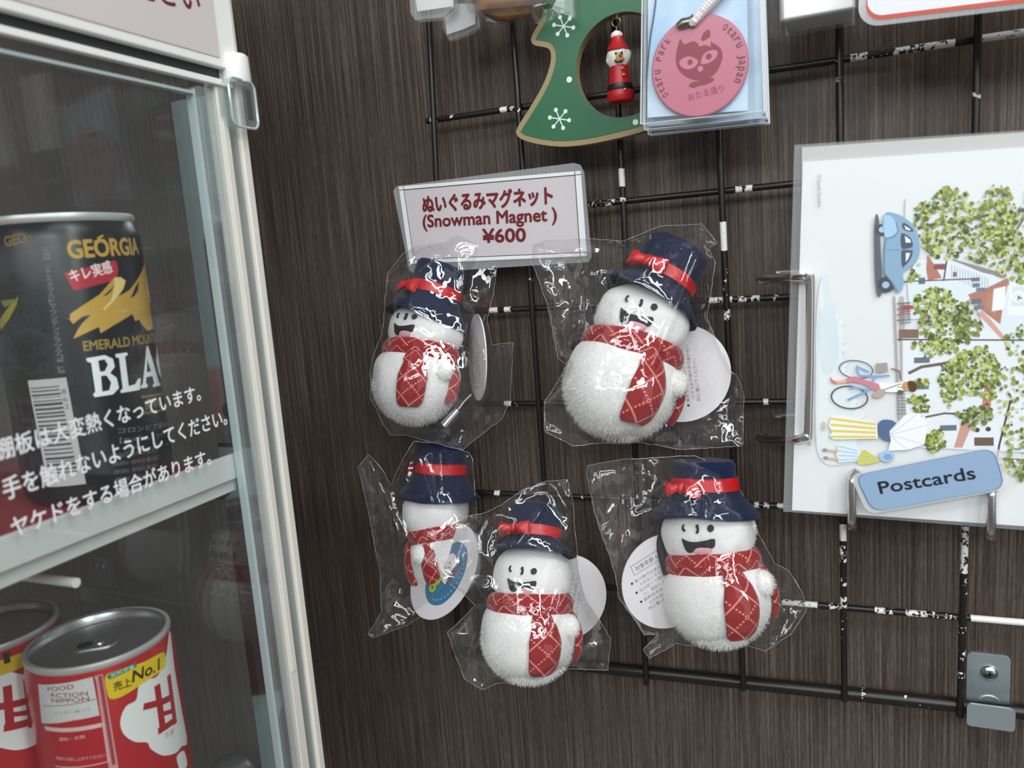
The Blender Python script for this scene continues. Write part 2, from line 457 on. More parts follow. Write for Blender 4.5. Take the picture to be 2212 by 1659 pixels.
e_ = wp.px((2135, 1512)); mb = MB(); mb.tube([wp.to3(e_[0]+5*math.cos(t/14*math.pi), e_[1]-2+5*math.sin(t/14*math.pi), 1.2) for t in range(15)], .5, 8)
mb.build('pressed_arch', Mz, clip)

# ------------------------------------------------------------------ clear materials
BAG = film('clear_bag_film', haze=.014, gloss=.085, edge=.5, rough=.02, power=2.6)
SEAM = film('sealed_bag_edge', haze=.26, gloss=.12, edge=.3, rough=.2)
SLEEVE = film('clear_sleeve', haze=.05, gloss=.035, edge=.35, rough=.08)
LAMI = film('laminate_edge', haze=.16, gloss=.04, edge=.3, rough=.15)
ACRYL = film('clear_acrylic', haze=.10, gloss=.06, edge=.6, rough=.05, tint=(.93, .97, .97, 1))
GLASS = film('door_glass', haze=.012, gloss=.016, edge=.5, rough=.01, tint=(.97, .985, .98, 1))

# ------------------------------------------------------------------ price card
cp = wallplane(-14)
card = thing('price_card', at_y((1065, 465), -14), 'laminated price card reading Snowman Magnet and the yen price, above the plush snowmen', 'price card')
oc = smooth = [cp.px(c) for c in ((850, 412), (858, 402), (1240, 352), (1254, 356), (1262, 372), (1278, 556), (1272, 566), (892, 590), (884, 582))]
sheet('laminate', oc, cp, -.35, .35, LAMI, card)
ic = [cp.px(c) for c in ((862, 403), (1255, 369), (1268, 553), (886, 570))]
sheet('paper', ic, cp, -.2, .2, mat('pale_mauve_paper', '#ccc3c5', .6), card)
d = Decal(cp); d.h = .40
def strip(a, b, c, e, col): d.ppx([a, b, c, e], col)
wht = '#dfe3e3'; blk = '#26282c'
strip((862, 403), (1255, 369), (1256, 378), (863, 411), wht); strip((862, 403), (873, 402), (897, 569), (886, 570), wht)
strip((1242, 370), (1255, 369), (1268, 553), (1254, 554), wht); strip((885, 561), (1267, 544), (1268, 553), (886, 570), wht)
d.up()
for a_, b_2 in (((862, 411), (1256, 377)), ((872, 402), (896, 569)), ((1242, 370), (1254, 554)), ((885, 561), (1267, 545))): d.lpx([a_, b_2], .35, blk)
d.up()
red = '#6b1f26'
d.tpx('ぬいぐるみマグネット', (915, 457), (1194, 438), 35, red, .035)
d.tpx('(Snowman Magnet )', (915, 491), (1203, 476), 27, red, .03)
d.tpx('¥600', (1044, 524), (1136, 521), 29, red, .035)
d.build('print', PRINT, card)

# ------------------------------------------------------------------ green tree ornament with a hanging santa
tp = wallplane(-16)
tree_px = [(1176, -40), (1172, 30), (1150, 75), (1148, 90), (1156, 98), (1183, 104), (1190, 118), (1187, 145), (1172, 185), (1145, 232), (1118, 275), (1117, 292),
           (1135, 304), (1180, 314), (1230, 316), (1300, 306), (1400, 280), (1480, 240), (1500, 225), (1500, -40)]
tree = thing('tree_ornament', at_y((1300, 150), -16), 'green wooden Christmas tree cut-out with snowflakes and a round hole, hung on the grid', 'ornament')
def tree_ab(inset):
    ab = [tp.px(c) for c in tree_px]
    if not inset: return ab
    out = []; n = len(ab)
    for i in range(n):
        p0, p1, p2 = [np.array(ab[(i+k) % n]) for k in (-1, 0, 1)]
        t = p2-p0; t /= np.linalg.norm(t); nn = np.array([t[1], -t[0]])
        c_ = np.mean(ab, axis=0)
        q1 = p1-nn*inset; q2 = p1+nn*inset
        out.append(tuple(q2 if inpoly(q2, ab) else q1))
    return out
hc = tp.px((1345, 141)); hr = 22.2
def holed(name, outer, h0, h1, M, parent, hr_):
    bm = bmesh.new()
    hole = [(hc[0]+hr_*math.cos(2*math.pi*i/64), hc[1]+hr_*1.02*math.sin(2*math.pi*i/64)) for i in range(64)]
    tri = tessellate_polygon([[Vector((a, c, 0)) for a, c in outer], [Vector((a, c, 0)) for a, c in reversed(hole)]])
    allp = outer+list(reversed(hole)); mb = MB(); n = len(allp)
    mb.v = [tuple(tp.to3(a, c, h1)) for a, c in allp]+[tuple(tp.to3(a, c, h0)) for a, c in allp]
    for t in tri: mb.f.append(tuple(t)); mb.f.append(tuple(n+i for i in reversed(t)))
    o_ = len(outer)
    for s0, ln in ((0, o_), (o_, 64)):
        for i in range(ln): mb.f.append((s0+i, n+s0+i, n+s0+(i+1) % ln, s0+(i+1) % ln))
    bm.free(); return mb.build(name, M, parent, False)
body_ab = smooth_closed(tree_ab(0), 5)
holed('edge_board', body_ab, -5.5, 0, mat('tan_wood_edge', '#93855f', .55), tree, hr)
inn = smooth_closed(tree_ab(2.6), 5)
holed('green_face', inn, 0, .25, mat('green_paint', '#23603f', .42), tree, hr+.02)
d = Decal(tp); d.h = .3
def flake(c, s):
    for k in range(6):
        t = math.radians(k*60+8); q2 = (c[0]+s*math.cos(t), c[1]+s*math.sin(t))
        d.lpx([c, q2], .55, '#cfe6da'); d.dpx(q2, 4.2, '#d3e9df')
for c_, nm_ in (((1218, 57), 'snowflake'), ((1209, 257), 'snowflake'), ((1230, 172), 'painted_dot'), ((1373, 264), 'painted_dot')):
    d = Decal(tp); d.h = .28
    if nm_ == 'snowflake': flake(c_, 21)
    else: d.dpx(c_, 6, '#d3e9df')
    d.build(nm_, PRINT, tree)

san = thing('santa_charm', at_y((1335, 140), -18), 'tiny red and white santa figure dangling in the hole of the green tree ornament', 'ornament')
sp = wallplane(-19)
def spx(c): return sp.to3(*sp.px(c))
k_ = .233    # mm per photo pixel at this distance
def blob(name, c, rx, rz, M, parent=san, ry=None, sq=1.0, wob=0):
    mb = MB(); p = spx(c); mb.ellipsoid(p, (rx*k_, (ry or rx)*k_, rz*k_), 28, 18, sq, wob); return mb.build(name, M, parent)
Mred = mat('santa_red', '#b3121c', .4); Mwht = mat('santa_white', '#e6e2d8', .6)
hc_ = blob('head', (1336, 124), 24, 25, Mwht, ry=20, wob=.14)
mb = MB(); p = spx((1341, 126)); mb.ellipsoid((p[0], p[1]-2.2, p[2]), (2.9, 2.7, 3.0), 24, 16); mb.build('face', mat('santa_skin', '#c79a6c', .5), hc_)
for c in ((1336, 120), (1349, 118)):
    mb = MB(); p = spx(c); mb.ellipsoid((p[0], p[1]-4.7, p[2]), (.5, .4, .6), 10, 8); mb.build('eye', mat('black_dot', '#17110e', .4), hc_)
mb = MB(); p = spx((1346, 124)); mb.ellipsoid((p[0], p[1]-5, p[2]), (.7, .7, .7), 10, 8); mb.build('nose', mat('santa_nose', '#9c5a34', .5), hc_)
mb = MB(); mb.tube([np.array(spx(c))+np.array([0, -5.0, 0]) for c in ((1334, 135), (1339, 139), (1346, 138), (1350, 134))], .4, 8); mb.build('mouth', mat('black_dot'), hc_)
mb = MB(); p = spx((1334, 104)); mb.lathe([(5.2, -1.2), (4.3, .6), (3.2, 2.2), (2.7, 4.2), (2.3, 5.2), (.1, 5.6)], 28, p); ht = mb.build('hat', Mred, san)
mb = MB(); p = spx((1332, 77)); mb.ellipsoid(p, (2.7, 2.7, 2.1), 20, 12, 1, .1); mb.build('pompom', Mwht, ht)
mb = MB(); p = spx((1339, 180)); mb.lathe([(.1, -8.2), (5.6, -8), (6.2, -6.6), (6.0, -3.6), (4.9, -1), (4.6, 3), (4.0, 7.2), (2, 8.2), (.1, 8.4)], 32, p); bd = mb.build('coat', Mred, san)
mb = MB(); p = spx((1339, 180)); mb.lathe([(5.9, -3.6), (6.1, -3.2), (5.6, -.6), (5.2, -.5)], 32, p); mb.build('belt', mat('black_belt', '#161412', .4), bd)
for c in ((1350, 151), (1353, 165), (1356, 197)):
    mb = MB(); p = spx(c); mb.ellipsoid((p[0], p[1]-4.6 if c[1] < 190 else p[1]-5.4, p[2]), (.6, .5, .6), 10, 8); mb.build('button', mat('gold_dot', '#cdb98f', .3, .6), bd)
mb = MB(); p = spx((1331, 48)); mb.tube([p+np.array([1.9*math.cos(t/24*2*math.pi), 0, 1.9*math.sin(t/24*2*math.pi)]) for t in range(24)], .22, 6, True)
mb.tube([spx((1331, 57)), spx((1332, 72))], .25, 6); mb.build('eye_ring', mat('brass_wire', '#b0a070', .3, 1), san)
# hook wire to the top of the hole
mb = MB(); mb.tube([spx((1331, 41)), spx((1334, 32)), tp.to3(hc[0]-2, hc[1]+hr+1, -2)], .2, 6); mb.build('hanging_thread', mat('brass_wire'), san)

# ------------------------------------------------------------------ key charm packets
Msky = mat('sky_blue_card', rough=.4, spec=.4); T, b = nt(Msky)
tc = T.nodes.new('ShaderNodeTexCoord'); n1 = T.nodes.new('ShaderNodeTexNoise'); n1.inputs['Scale'].default_value = 45; n1.inputs['Detail'].default_value = 4
T.links.new(tc.outputs['Object'], n1.inputs[0]); r_ = T.nodes.new('ShaderNodeValToRGB')
r_.color_ramp.elements[0].color = lin('#8fb9dc'); r_.color_ramp.elements[1].color = lin('#d3e6f2'); r_.color_ramp.elements[0].position = .3; r_.color_ramp.elements[1].position = .72
T.links.new(n1.outputs['Fac'], r_.inputs[0]); T.links.new(r_.outputs[0], b.inputs['Base Color'])
def packet(y, dx, dz, label, first):
    pp = wallplane(y); off = np.array([dx, 0, dz])
    t = thing('charm_packet', at_y((1515, 130), y)+off, label, 'key charm packet', 'key charms packed in clear sleeves')
    fp_ = wallplane(-41.4)
    def ab(pts): return [(fp_.px(c)[0]+dx, fp_.px(c)[1]+dz) for c in pts]
    top = -70
    out = ab(((1388, top), (1640, top), (1650, 240), (1384, 268)))
    cardo = ab(((1396, top), (1612, top), (1614, 236), (1395, 252))) if first else ab(((1392, top), (1634, top), (1640, 240), (1390, 258)))
    sheet('backing_card', cardo, pp, -.4, .2, Msky, t)
    b_ = MB(); b_.prism([pp.to3(x, z, 3.4) for x, z in out], [pp.to3(x, z, -1.2) for x, z in out])
    sl = b_.build('clear_sleeve', SLEEVE, t, False, .3)
    e_ = MB(); e_.tube([pp.to3(x, z, 3.4) for x, z in out], .35, 6, True); e_.tube([pp.to3(x, z, -1.2) for x, z in out], .3, 6, True); e_.build('sleeve_edge', mat('bright_fold', '#d9e0e2', .3), sl)
    return t, pp
t1, pp1 = packet(-38, 0, 0, 'front key charm packet, blue card with a round pink charm showing, over the green tree', True)
packet(-33.2, .5, -1.9, 'key charm packet directly behind the front one, only its bottom edge and corner showing', False)
packet(-28.4, 1.0, -3.4, 'rearmost key charm packet of the stack, a thin clear edge lowest of all', False)
pr = Plane(pp1.p0, pp1.ex, pp1.ey)
cc = pr.px((1512, 145)); cr = 19.6
mb = MB(); mb.lathe([(.01, .3), (cr-.5, .3), (cr, .8), (cr, 2.0), (cr-.5, 2.5), (.01, 2.5)], 64)
c3 = pr.to3(cc[0], cc[1]); dsc = mb.build('charm_disc', mat('pink_enamel', '#bb667c', .3), t1, tf=lambda p: (c3[0]+p[0], c3[1]-p[2], c3[2]+p[1]*1.02))
d = Decal(pr); d.h = 2.55
dk = '#861836'
d.ppx(smooth_closed([(1462, 130), (1471, 88), (1480, 98), (1500, 92), (1512, 96), (1522, 74), (1535, 68), (1538, 92), (1550, 100), (1560, 110), (1562, 130), (1548, 160), (1520, 176), (1492, 172), (1470, 156)], 5), dk)
d.up()
d.ppx(smooth_closed([(1470, 138), (1478, 128), (1494, 125), (1510, 134), (1504, 146), (1490, 152), (1476, 148)], 4), '#c47488'); d.ppx(smooth_closed([(1516, 136), (1524, 118), (1540, 111), (1552, 114), (1548, 128), (1534, 138), (1520, 141)], 4), '#c47488')
d.ppx([(1510, 88), (1522, 92), (1538, 82), (1537, 104), (1524, 100), (1512, 104)], '#c47488'); d.dpx((1515, 151), 6, '#c47488')
d.up(); d.dpx((1493, 137), 6, dk); d.dpx((1533, 125), 6.5, dk)
d.ppx(smooth_closed([(1490, 188), (1498, 180), (1512, 178), (1520, 174), (1540, 170), (1544, 176), (1530, 184), (1512, 188), (1500, 192)], 4), dk)
def arc_text(s, c, r, a0, a1, h, col, bold=.02):
    """letters along a circle, outward tops, angles in degrees clockwise from the top"""
    n = len(s)
    for i, ch in enumerate(s):
        if ch == ' ': continue
        a = math.radians(a0+(a1-a0)*(i+.5)/n); e1 = np.array([math.cos(a), -math.sin(a)]); o1 = np.array([math.sin(a), math.cos(a)])
        p = np.array(c)+o1*r; wd = h*.62
        d.text(ch, p-e1*wd/2, p+e1*wd/2, h, col, bold)
arc_text('Otaru Park', cc, 15.9, 232, 318, 2.4, '#6e1c33', .025); arc_text('Otaru Japan', cc, 15.9, 36, 122, 2.4, '#6e1c33', .025)
d.tpx('おたる通り', (1490, 219), (1566, 198), 14, '#9a3550', .01)
d.build('charm_print', PRINT, dsc)
Mc = mat('white_cord', '#e9e4e4', .7); mb = MB()
pa, pb = pr.to3(*pr.px((1510, 42)), 3.4), pr.to3(*pr.px((1606, -60)), 3.4)
for ph in range(3):
    mb.tube([pa+(pb-pa)*i/60+np.array([3.0*math.cos(i*.7+ph*2.09)*.75, 1.3*math.sin(2*(i*.7+ph*2.09)), 3.0*math.cos(i*.7+ph*2.09)*.7]) for i in range(61)], 1.7, 8)
mb.build('braided_cord', Mc, t1)
mb = MB(); mb.tube([pr.to3(*pr.px(c), 2.6) for c in ((1466, 62), (1478, 55), (1490, 52), (1502, 50))], [1.6, 2.4, 2.2, 2.6], 12)
cl_ = mb.build('clasp', mat('tarnished_metal', '#9a978a', .3, 1), t1)
mb = MB(); p = pr.to3(*pr.px((1500, 56)), 2.4); mb.tube([p+np.array([2.6*math.cos(t/20*2*math.pi)*.5, -1.6*math.sin(t/20*2*math.pi), 3.4*math.sin(t/20*2*math.pi)]) for t in range(20)], .35, 8, True); mb.build('jump_ring', mat('bright_steel'), t1)
mb = MB(); mb.tube(smooth_open([pr.to3(*pr.px(c), .8) for c in ((1421, -30), (1414, 30), (1406, 80), (1400, 140), (1398, 172))], 5), .3, 6); mb.build('thread', mat('dark_thread', '#3a4a58', .7), t1)

# ------------------------------------------------------------------ things cut by the top edge
tp2 = wallplane(-24)
def tagcard(corners, y, label, name='paper_tag', col='#c9c9c6'):
    q = wallplane(y); ab = [q.px(c) for c in corners]
    c_ = np.mean(ab, axis=0); t = thing(name, q.to3(c_[0], c_[1]), label, 'paper tag')
    sheet('paper', ab, q, -.3, .3, mat('tag_paper_'+col[1:], col, .6), t)
    return t, q
t, q = tagcard(((894, -40), (976, -40), (978, 14), (902, 25)), -26, 'white paper tag in a clear packet, farthest left at the top edge', col='#d6d6d2')
ab = [q.px(c) for c in ((886, -45), (984, -45), (984, 20), (960, 40), (900, 46), (890, 30))]
b_ = MB(); b_.prism([q.to3(x, z, 2) for x, z in ab], [q.to3(x, z, -3) for x, z in ab]); b_.build('clear_packet', LAMI, t, False, .4)
t, q = tagcard(((957, 8), (1027, 8), (1027, 52), (1000, 64), (966, 75)), -20, 'small grey-white paper tag hanging lower, left of the round wooden ornament', col='#bdbfbf')
ab = [q.px(c) for c in ((950, -30), (1036, -30), (1038, 60), (1010, 78), (972, 90), (956, 60))]
b_ = MB(); b_.prism([q.to3(x, z, 1.5) for x, z in ab], [q.to3(x, z, -1.5) for x, z in ab]); b_.build('clear_packet', SLEEVE, t, False, .4)
Mwd = mat('honey_wood', rough=.3, spec=.5); T, b = nt(Mwd)
tc = T.nodes.new('ShaderNodeTexCoord'); wv = T.nodes.new('ShaderNodeTexWave'); wv.wave_type = 'RINGS'; wv.inputs['Scale'].default_value = 55; wv.inputs['Distortion'].default_value = 3; wv.inputs['Detail'].default_value = 2
T.links.new(tc.outputs['Object'], wv.inputs[0]); r_ = T.nodes.new('ShaderNodeValToRGB'); r_.color_ramp.elements[0].color = lin('#5c3a16'); r_.color_ramp.elements[1].color = lin('#a9763a')
T.links.new(wv.outputs['Fac'], r_.inputs[0]); T.links.new(r_.outputs[0], b.inputs['Base Color'])
wq = wallplane(-26); c3 = wq.to3(*wq.px((1096, -62)))
wo = thing('wooden_ornament', c3, 'honey-brown round wooden ornament in a clear bag, its bottom curve at the top edge', 'ornament')
mb = MB(); mb.lathe([(.01, 8), (12, 7.6), (17, 6), (20.6, 2), (21, -2), (19.5, -6), (15, -8), (.01, -8)], 64)
mb.build('wooden_body', Mwd, wo, tf=lambda p: (c3[0]+p[0]*1.02, c3[1]-p[2], c3[2]+p[1]))
ab = [wq.px(c) for c in ((1004, -60), (1232, -60), (1238, 34), (1200, 20), (1170, 42), (1100, 48), (1030, 36))]
b_ = MB(); b_.prism([wq.to3(x, z, 10+2.5*random.random()) for x, z in ab], [wq.to3(x, z, -7) for x, z in ab]); b_.build('clear_bag', BAG, wo, False)

bx = thing('boxed_goods', at_y((1765, 20), -30), 'white boxed packet in clear wrap, cut by the top edge left of the red-edged card', 'box')
bq = wallplane(-34); ab = [bq.px(c) for c in ((1690, -60), (1850, -60), (1850, 2), (1730, 24), (1692, 34))]
x0_, x1_ = bq.px((1683, 0))[0], bq.px((1852, 0))[0]; zb_ = bq.px((1700, 46))[1]
mb = MB(); mb.box((x0_+1.5, -33.5, zb_+1.2), (x1_-1.5, -9, zb_+45)); mb.build('white_box', mat('white_board', '#dcdcd8', .5), bx, False, .5)
mb = MB(); mb.box((x0_, -34.6, zb_), (x1_, -7.5, zb_+46)); mb.build('clear_wrap', LAMI, bx, False, .8)

rc = thing('rounded_card', at_y((2030, 0), -42), 'white laminated card with red edge line and rounded corner, at the top right edge', 'card')
rq = wallplane(-42)
pa, pb = rq.px((1852, 20)), rq.px((1888, 62)); pc = rq.px((2212, 24)); ang = math.atan2(pc[1]-pb[1], pc[0]-pb[0])
rs = Plane(rq.to3(*rq.px((1852, 62))), (math.cos(ang), 0, math.sin(ang)), (-math.sin(ang), 0, math.cos(ang)))
sheet('laminate', rrect(0, .2, 120, 60, 7.5), rs, -.4, .4, LAMI, rc)
sheet('red_edge', rrect(2.6, 2.2, 118, 58, 5.8), rs, .3, .5, mat('red_ink', '#c4422c', .5), rc)
sheet('white_panel', rrect(3.0, 3.6, 117, 57, 5.6), rs, .45, .62, mat('white_card', '#dadbe0', .5), rc)

# ------------------------------------------------------------------ postcard, its rack and its name plate
PY = -34.0
pc = wallplane(PY)
post = thing('postcard', at_y((1960, 710), PY), 'large sideways watercolour postcard in a clear sleeve, standing in the wire rack', 'postcard')
def pcab(pts): return [pc.px(c) for c in pts]
sheet('clear_sleeve', pcab(((1716, 313), (2420, 268), (2420, 1160), (1692, 1104))), pc, -3.0, .55, film('card_sleeve', haze=.14, gloss=.04, edge=.3, rough=.12), post)
sheet('spare_cards', pcab(((1732, 318), (2410, 272), (2410, 400), (1732, 500))), pc, -2.6, -.7, mat('greyed_card', '#c3c3c0', .5), post)
sheet('card', pcab(((1734, 350), (2410, 305), (2410, 1150), (1711, 1102))), pc, -.5, .1, mat('glossy_white_card', '#e9ecec', .4), post)
# back sheets of the stack
d = Decal(pc); d.h = .62
def rnd(a, b): return a+(b-a)*random.random()
def blobs(poly, n, r0, r1, cols, sq=.75):
    xs = [p[0] for p in poly]; ys = [p[1] for p in poly]; k = 0
    while k < n:
        p = (rnd(min(xs), max(xs)), rnd(min(ys), max(ys)))
        if not inpoly(p, poly): continue
        k += 1; r = rnd(r0, r1); m_ = random.randint(5, 8); a0 = rnd(0, 6)
        d.h -= .0005
        d.ppx([(p[0]+r*rnd(.6, 1.15)*math.cos(a0+i*2*math.pi/m_), p[1]+r*rnd(.6, 1.15)*math.sin(a0+i*2*math.pi/m_)) for i in range(m_)], random.choice(cols))
# washes
blue1, blue2 = '#dde4e6', '#d0dce1'
d.ppx(smooth_closed([(1772, 610), (1785, 590), (1790, 650), (1808, 660), (1815, 690), (1822, 720), (1820, 780), (1830, 830), (1850, 880), (1862, 920), (1850, 960), (1870, 990), (1800, 1005), (1770, 985), (1762, 930), (1762, 780), (1764, 680)], 4), blue1)
blobs([(1800, 655), (1820, 690), (1826, 780), (1840, 850), (1868, 900), (1850, 900), (1812, 790), (1796, 680)], 110, 3, 7, [blue1, blue1, '#e2e8e9'])
d.up(); d.ppx(smooth_closed([(1768, 680), (1790, 665), (1806, 690), (1812, 760), (1800, 800), (1775, 800)], 4), '#d0dce0')
d.ppx([(1774, 600), (1786, 588), (1790, 640), (1812, 665), (1800, 690), (1780, 660)], '#d4dee1')
# road edge and pavement (runs down the picture)
d.up(); d.ppx([(1929, 640), (1934, 640), (1944, 905), (1939, 905)], '#a8a8a4'); d.ppx([(1946, 600), (1954, 430), (1956, 430), (1950, 600)], '#b0aeb0')
d.ppx([(1943, 640), (1952, 640), (1960, 900), (1948, 900)], '#b5b0ae')
# house walls
d.ppx([(1975, 565), (2000, 560), (2052, 562), (2140, 590), (2212, 640), (2290, 650), (2290, 820), (2130, 720), (2100, 640), (2050, 680), (1965, 690), (1960, 610)], '#dbe4ea')
d.ppx([(1950, 715), (2110, 700), (2212, 760), (2290, 790), (2290, 980), (1965, 965), (1950, 820)], '#e1e7ea')
for k in range(14):
    x = 2055+k*6; d.lpx([(x, 572+k*2.2), (x, 600+k*2.6)], .22, '#9aa6b0')
d.up()
# roofs
rf = '#ae7d6b'
d.ppx([(2003, 550), (2012, 562), (2034, 600), (2004, 606), (2000, 580)], rf)
d.ppx([(2090, 636), (2130, 622), (2176, 600), (2178, 606), (2166, 660), (2160, 700), (2130, 678), (2100, 650)], rf)
d.ppx([(2120, 670), (2140, 690), (2176, 735), (2166, 736), (2110, 676)], '#cda396')
d.ppx([(2054, 560), (2060, 560), (2174, 592), (2172, 600), (2120, 588)], '#8f8a88')
d.ppx([(2128, 826), (2142, 818), (2140, 880), (2118, 888)], '#c08a78'); d.ppx([(2080, 900), (2100, 916), (2078, 966), (2060, 966)], '#c99a8a')
d.ppx([(2132, 634), (2170, 618), (2166, 640), (2150, 682), (2128, 660)], '#b58674')
d.up()
# clock tower
d.ppx([(2146, 624), (2172, 618), (2168, 668), (2142, 672)], '#e9eef0')
d.ppx([(2180, 604), (2290, 600), (2290, 680), (2176, 682)], '#e6ecef'); d.ppx([(2186, 620), (2212, 618), (2212, 660), (2184, 662)], '#d3dbe2')
d.up(); d.dpx((2199, 640), 14, '#f1f2ef'); d.dpx((2199, 640), 11, '#dfe4e2')
d.up(); d.lpx([(2199, 640), (2206, 645)], .5, '#5a6067'); d.lpx([(2199, 640), (2199, 648)], .4, '#5a6067')
# windows
for (x, y, w_, h_) in ((2017, 570, 26, 12), (2098, 600, 18, 8), (2100, 612, 16, 9), (2108, 622, 20, 7), (2098, 646, 22, 10), (2104, 660, 20, 9), (1974, 772, 34, 12), (1978, 830, 28, 11), (1980, 880, 26, 12), (2030, 918, 36, 12), (1984, 600, 14, 14), (2058, 588, 8, 10)):
    d.ppx([(x, y), (x+w_, y-1), (x+w_, y+h_-1), (x, y+h_)], random.choice(['#6f7f8e', '#7d6b68', '#6a7480']))
d.ppx([(2017, 572), (2040, 572), (2040, 582), (2017, 582)], '#93524c')
d.up()
for (x, y) in ((2110, 928), (2134, 926)): d.dpx((x, y), 6, '#4b453f')
d.ppx([(2104, 944), (2146, 944), (2146, 962), (2104, 962)], '#6d5a4e')
d.ppx([(1942, 711), (1984, 711), (1984, 730), (1942, 730)], '#84695c')
d.lpx([(1940, 733), (2330, 735)], .55, '#4c4442'); d.lpx([(2050, 528), (2038, 606)], .55, '#5b5250'); d.lpx([(1952, 608), (2098, 602)], .5, '#6a6560')
d.lpx([(2182, 865), (2158, 960), (2154, 985)], .7, '#4a433d')
# tree trunks and branches
tk = '#6c5f58'
for pts, w_ in (([(1984, 492), (2010, 486), (2060, 478), (2130, 466), (2200, 462)], 1.1), ([(2150, 548), (2180, 520), (2212, 470)], .6), ([(2120, 530), (2150, 545)], .6), ([(2050, 548), (2076, 544)], .6),
                ([(1964, 805), (1990, 792), (2030, 786), (2060, 780), (2110, 770)], 1.2), ([(2030, 786), (2046, 802)], .8), ([(2000, 900), (2040, 892), (2080, 894), (2120, 890)], .8), ([(2060, 892), (2082, 902)], .7),
                ([(2000, 680), (2080, 690), (2120, 700)], .8), ([(2200, 455), (2290, 440)], 1.2), ([(2154, 990), (2212, 992)], .6)):
    d.lpx(pts, w_, tk)
# foliage
lf = ['#aeb766', '#9ba653', '#87934a', '#bfc67c', '#6f7f38', '#5f6e35', '#97a65a', '#4f5b30', '#c3cb86', '#7d8a45', '#66743a']
dkf = ['#6f7d40', '#5d6a3a', '#84904c', '#4d5934', '#98a558']
F = [([(1970, 446), (2010, 430), (2040, 405), (2085, 410), (2105, 450), (2100, 520), (2060, 560), (2010, 555), (1975, 500)], 210, lf), ([(2110, 440), (2150, 395), (2180, 410), (2200, 470), (2170, 520), (2120, 520)], 120, lf),
     ([(2070, 500), (2180, 470), (2212, 520), (2212, 620), (2180, 600), (2130, 570), (2080, 560)], 150, lf), ([(2200, 420), (2300, 380), (2330, 620), (2212, 600)], 120, lf),
     ([(1960, 590), (1985, 570), (1990, 600), (1965, 610)], 14, lf), ([(1976, 640), (2010, 618), (2060, 630), (2080, 680), (2080, 735), (2030, 745), (1990, 720), (1975, 680)], 190, lf), ([(2060, 660), (2090, 650), (2120, 700), (2110, 735), (2060, 745)], 80, dkf),
     ([(2170, 720), (2212, 690), (2330, 700), (2330, 860), (2230, 860), (2180, 780)], 170, lf), ([(1965, 740), (2060, 735), (2070, 760), (1990, 770)], 50, lf),
     ([(2030, 800), (2070, 760), (2130, 745), (2160, 790), (2150, 860), (2090, 850), (2050, 880), (2030, 850)], 220, lf), ([(2150, 790), (2230, 800), (2330, 840), (2330, 1000), (2180, 980), (2160, 900)], 190, lf),
     ([(1960, 858), (2000, 850), (2010, 880), (1970, 888)], 35, lf), ([(1996, 940), (2030, 926), (2046, 960), (2010, 980)], 55, lf), ([(1975, 820), (2005, 815), (2005, 830), (1975, 832)], 14, lf),
     ([(2150, 990), (2330, 980), (2330, 1050), (2200, 1040), (2160, 1010)], 80, lf), ([(2060, 890), (2130, 870), (2150, 900), (2090, 930)], 60, dkf), ([(1955, 905), (1990, 895), (1990, 915), (1960, 920)], 12, lf)]
for poly, n_, cs in F: blobs(poly, int(n_*1.5), 2.2, 7.0, cs)
for poly, n_, cs in F: blobs(poly, n_//7, 1.5, 3.2, ['#e6ead0', '#d9dcc4', '#39432a', '#46502f'])
d.up()
# blue rounded car, wheels towards the left
d.ppx(smooth_closed([(1893, 462), (1899, 480), (1903, 560), (1906, 625), (1896, 640), (1890, 600), (1888, 520), (1889, 480)], 4), '#5f6468')
d.up(); d.dpx((1903, 496), 13, '#4a4f55', ryp=13); d.dpx((1914, 614), 19, '#4a4f55'); d.up(); d.dpx((1905, 496), 7, '#a9c6da'); d.dpx((1913, 615), 8, '#9dbfd8')
d.up(); d.ppx(smooth_closed([(1913, 460), (1925, 459), (1950, 468), (1975, 490), (1985, 520), (1986, 545), (1978, 566), (1960, 580), (1950, 590), (1952, 610), (1946, 628), (1936, 630), (1930, 618), (1918, 598), (1908, 580), (1909, 540), (1912, 510), (1906, 495), (1907, 475)], 5), '#8aaac2')
d.up(); d.ppx(smooth_closed([(1910, 468), (1922, 466), (1936, 482), (1938, 498), (1928, 508), (1912, 512), (1909, 490)], 5), '#a6c8e2')
d.lpx([(1935, 480), (1940, 500), (1930, 512), (1913, 516), (1910, 540), (1910, 590), (1926, 608), (1938, 628)], .45, '#5f86ab')
d.up()
d.ppx(smooth_closed([(1948, 484), (1955, 482), (1970, 494), (1972, 500), (1960, 500), (1950, 494)], 4), '#4d5a68'); d.ppx(smooth_closed([(1946, 506), (1956, 506), (1968, 516), (1971, 532), (1962, 536), (1947, 536)], 4), '#4d5a68')
d.ppx(smooth_closed([(1947, 542), (1962, 541), (1971, 543), (1966, 560), (1954, 574), (1948, 576)], 4), '#4d5a68'); d.up()
d.ppx([(1953, 487), (1966, 495), (1966, 498), (1956, 496)], '#e8edf2'); d.ppx([(1954, 509), (1966, 518), (1967, 524), (1956, 524)], '#e8edf2'); d.ppx([(1956, 546), (1966, 546), (1962, 558), (1956, 566)], '#dfe7ee')
d.lpx([(1912, 540), (1974, 540)], .25, '#5f86ab')
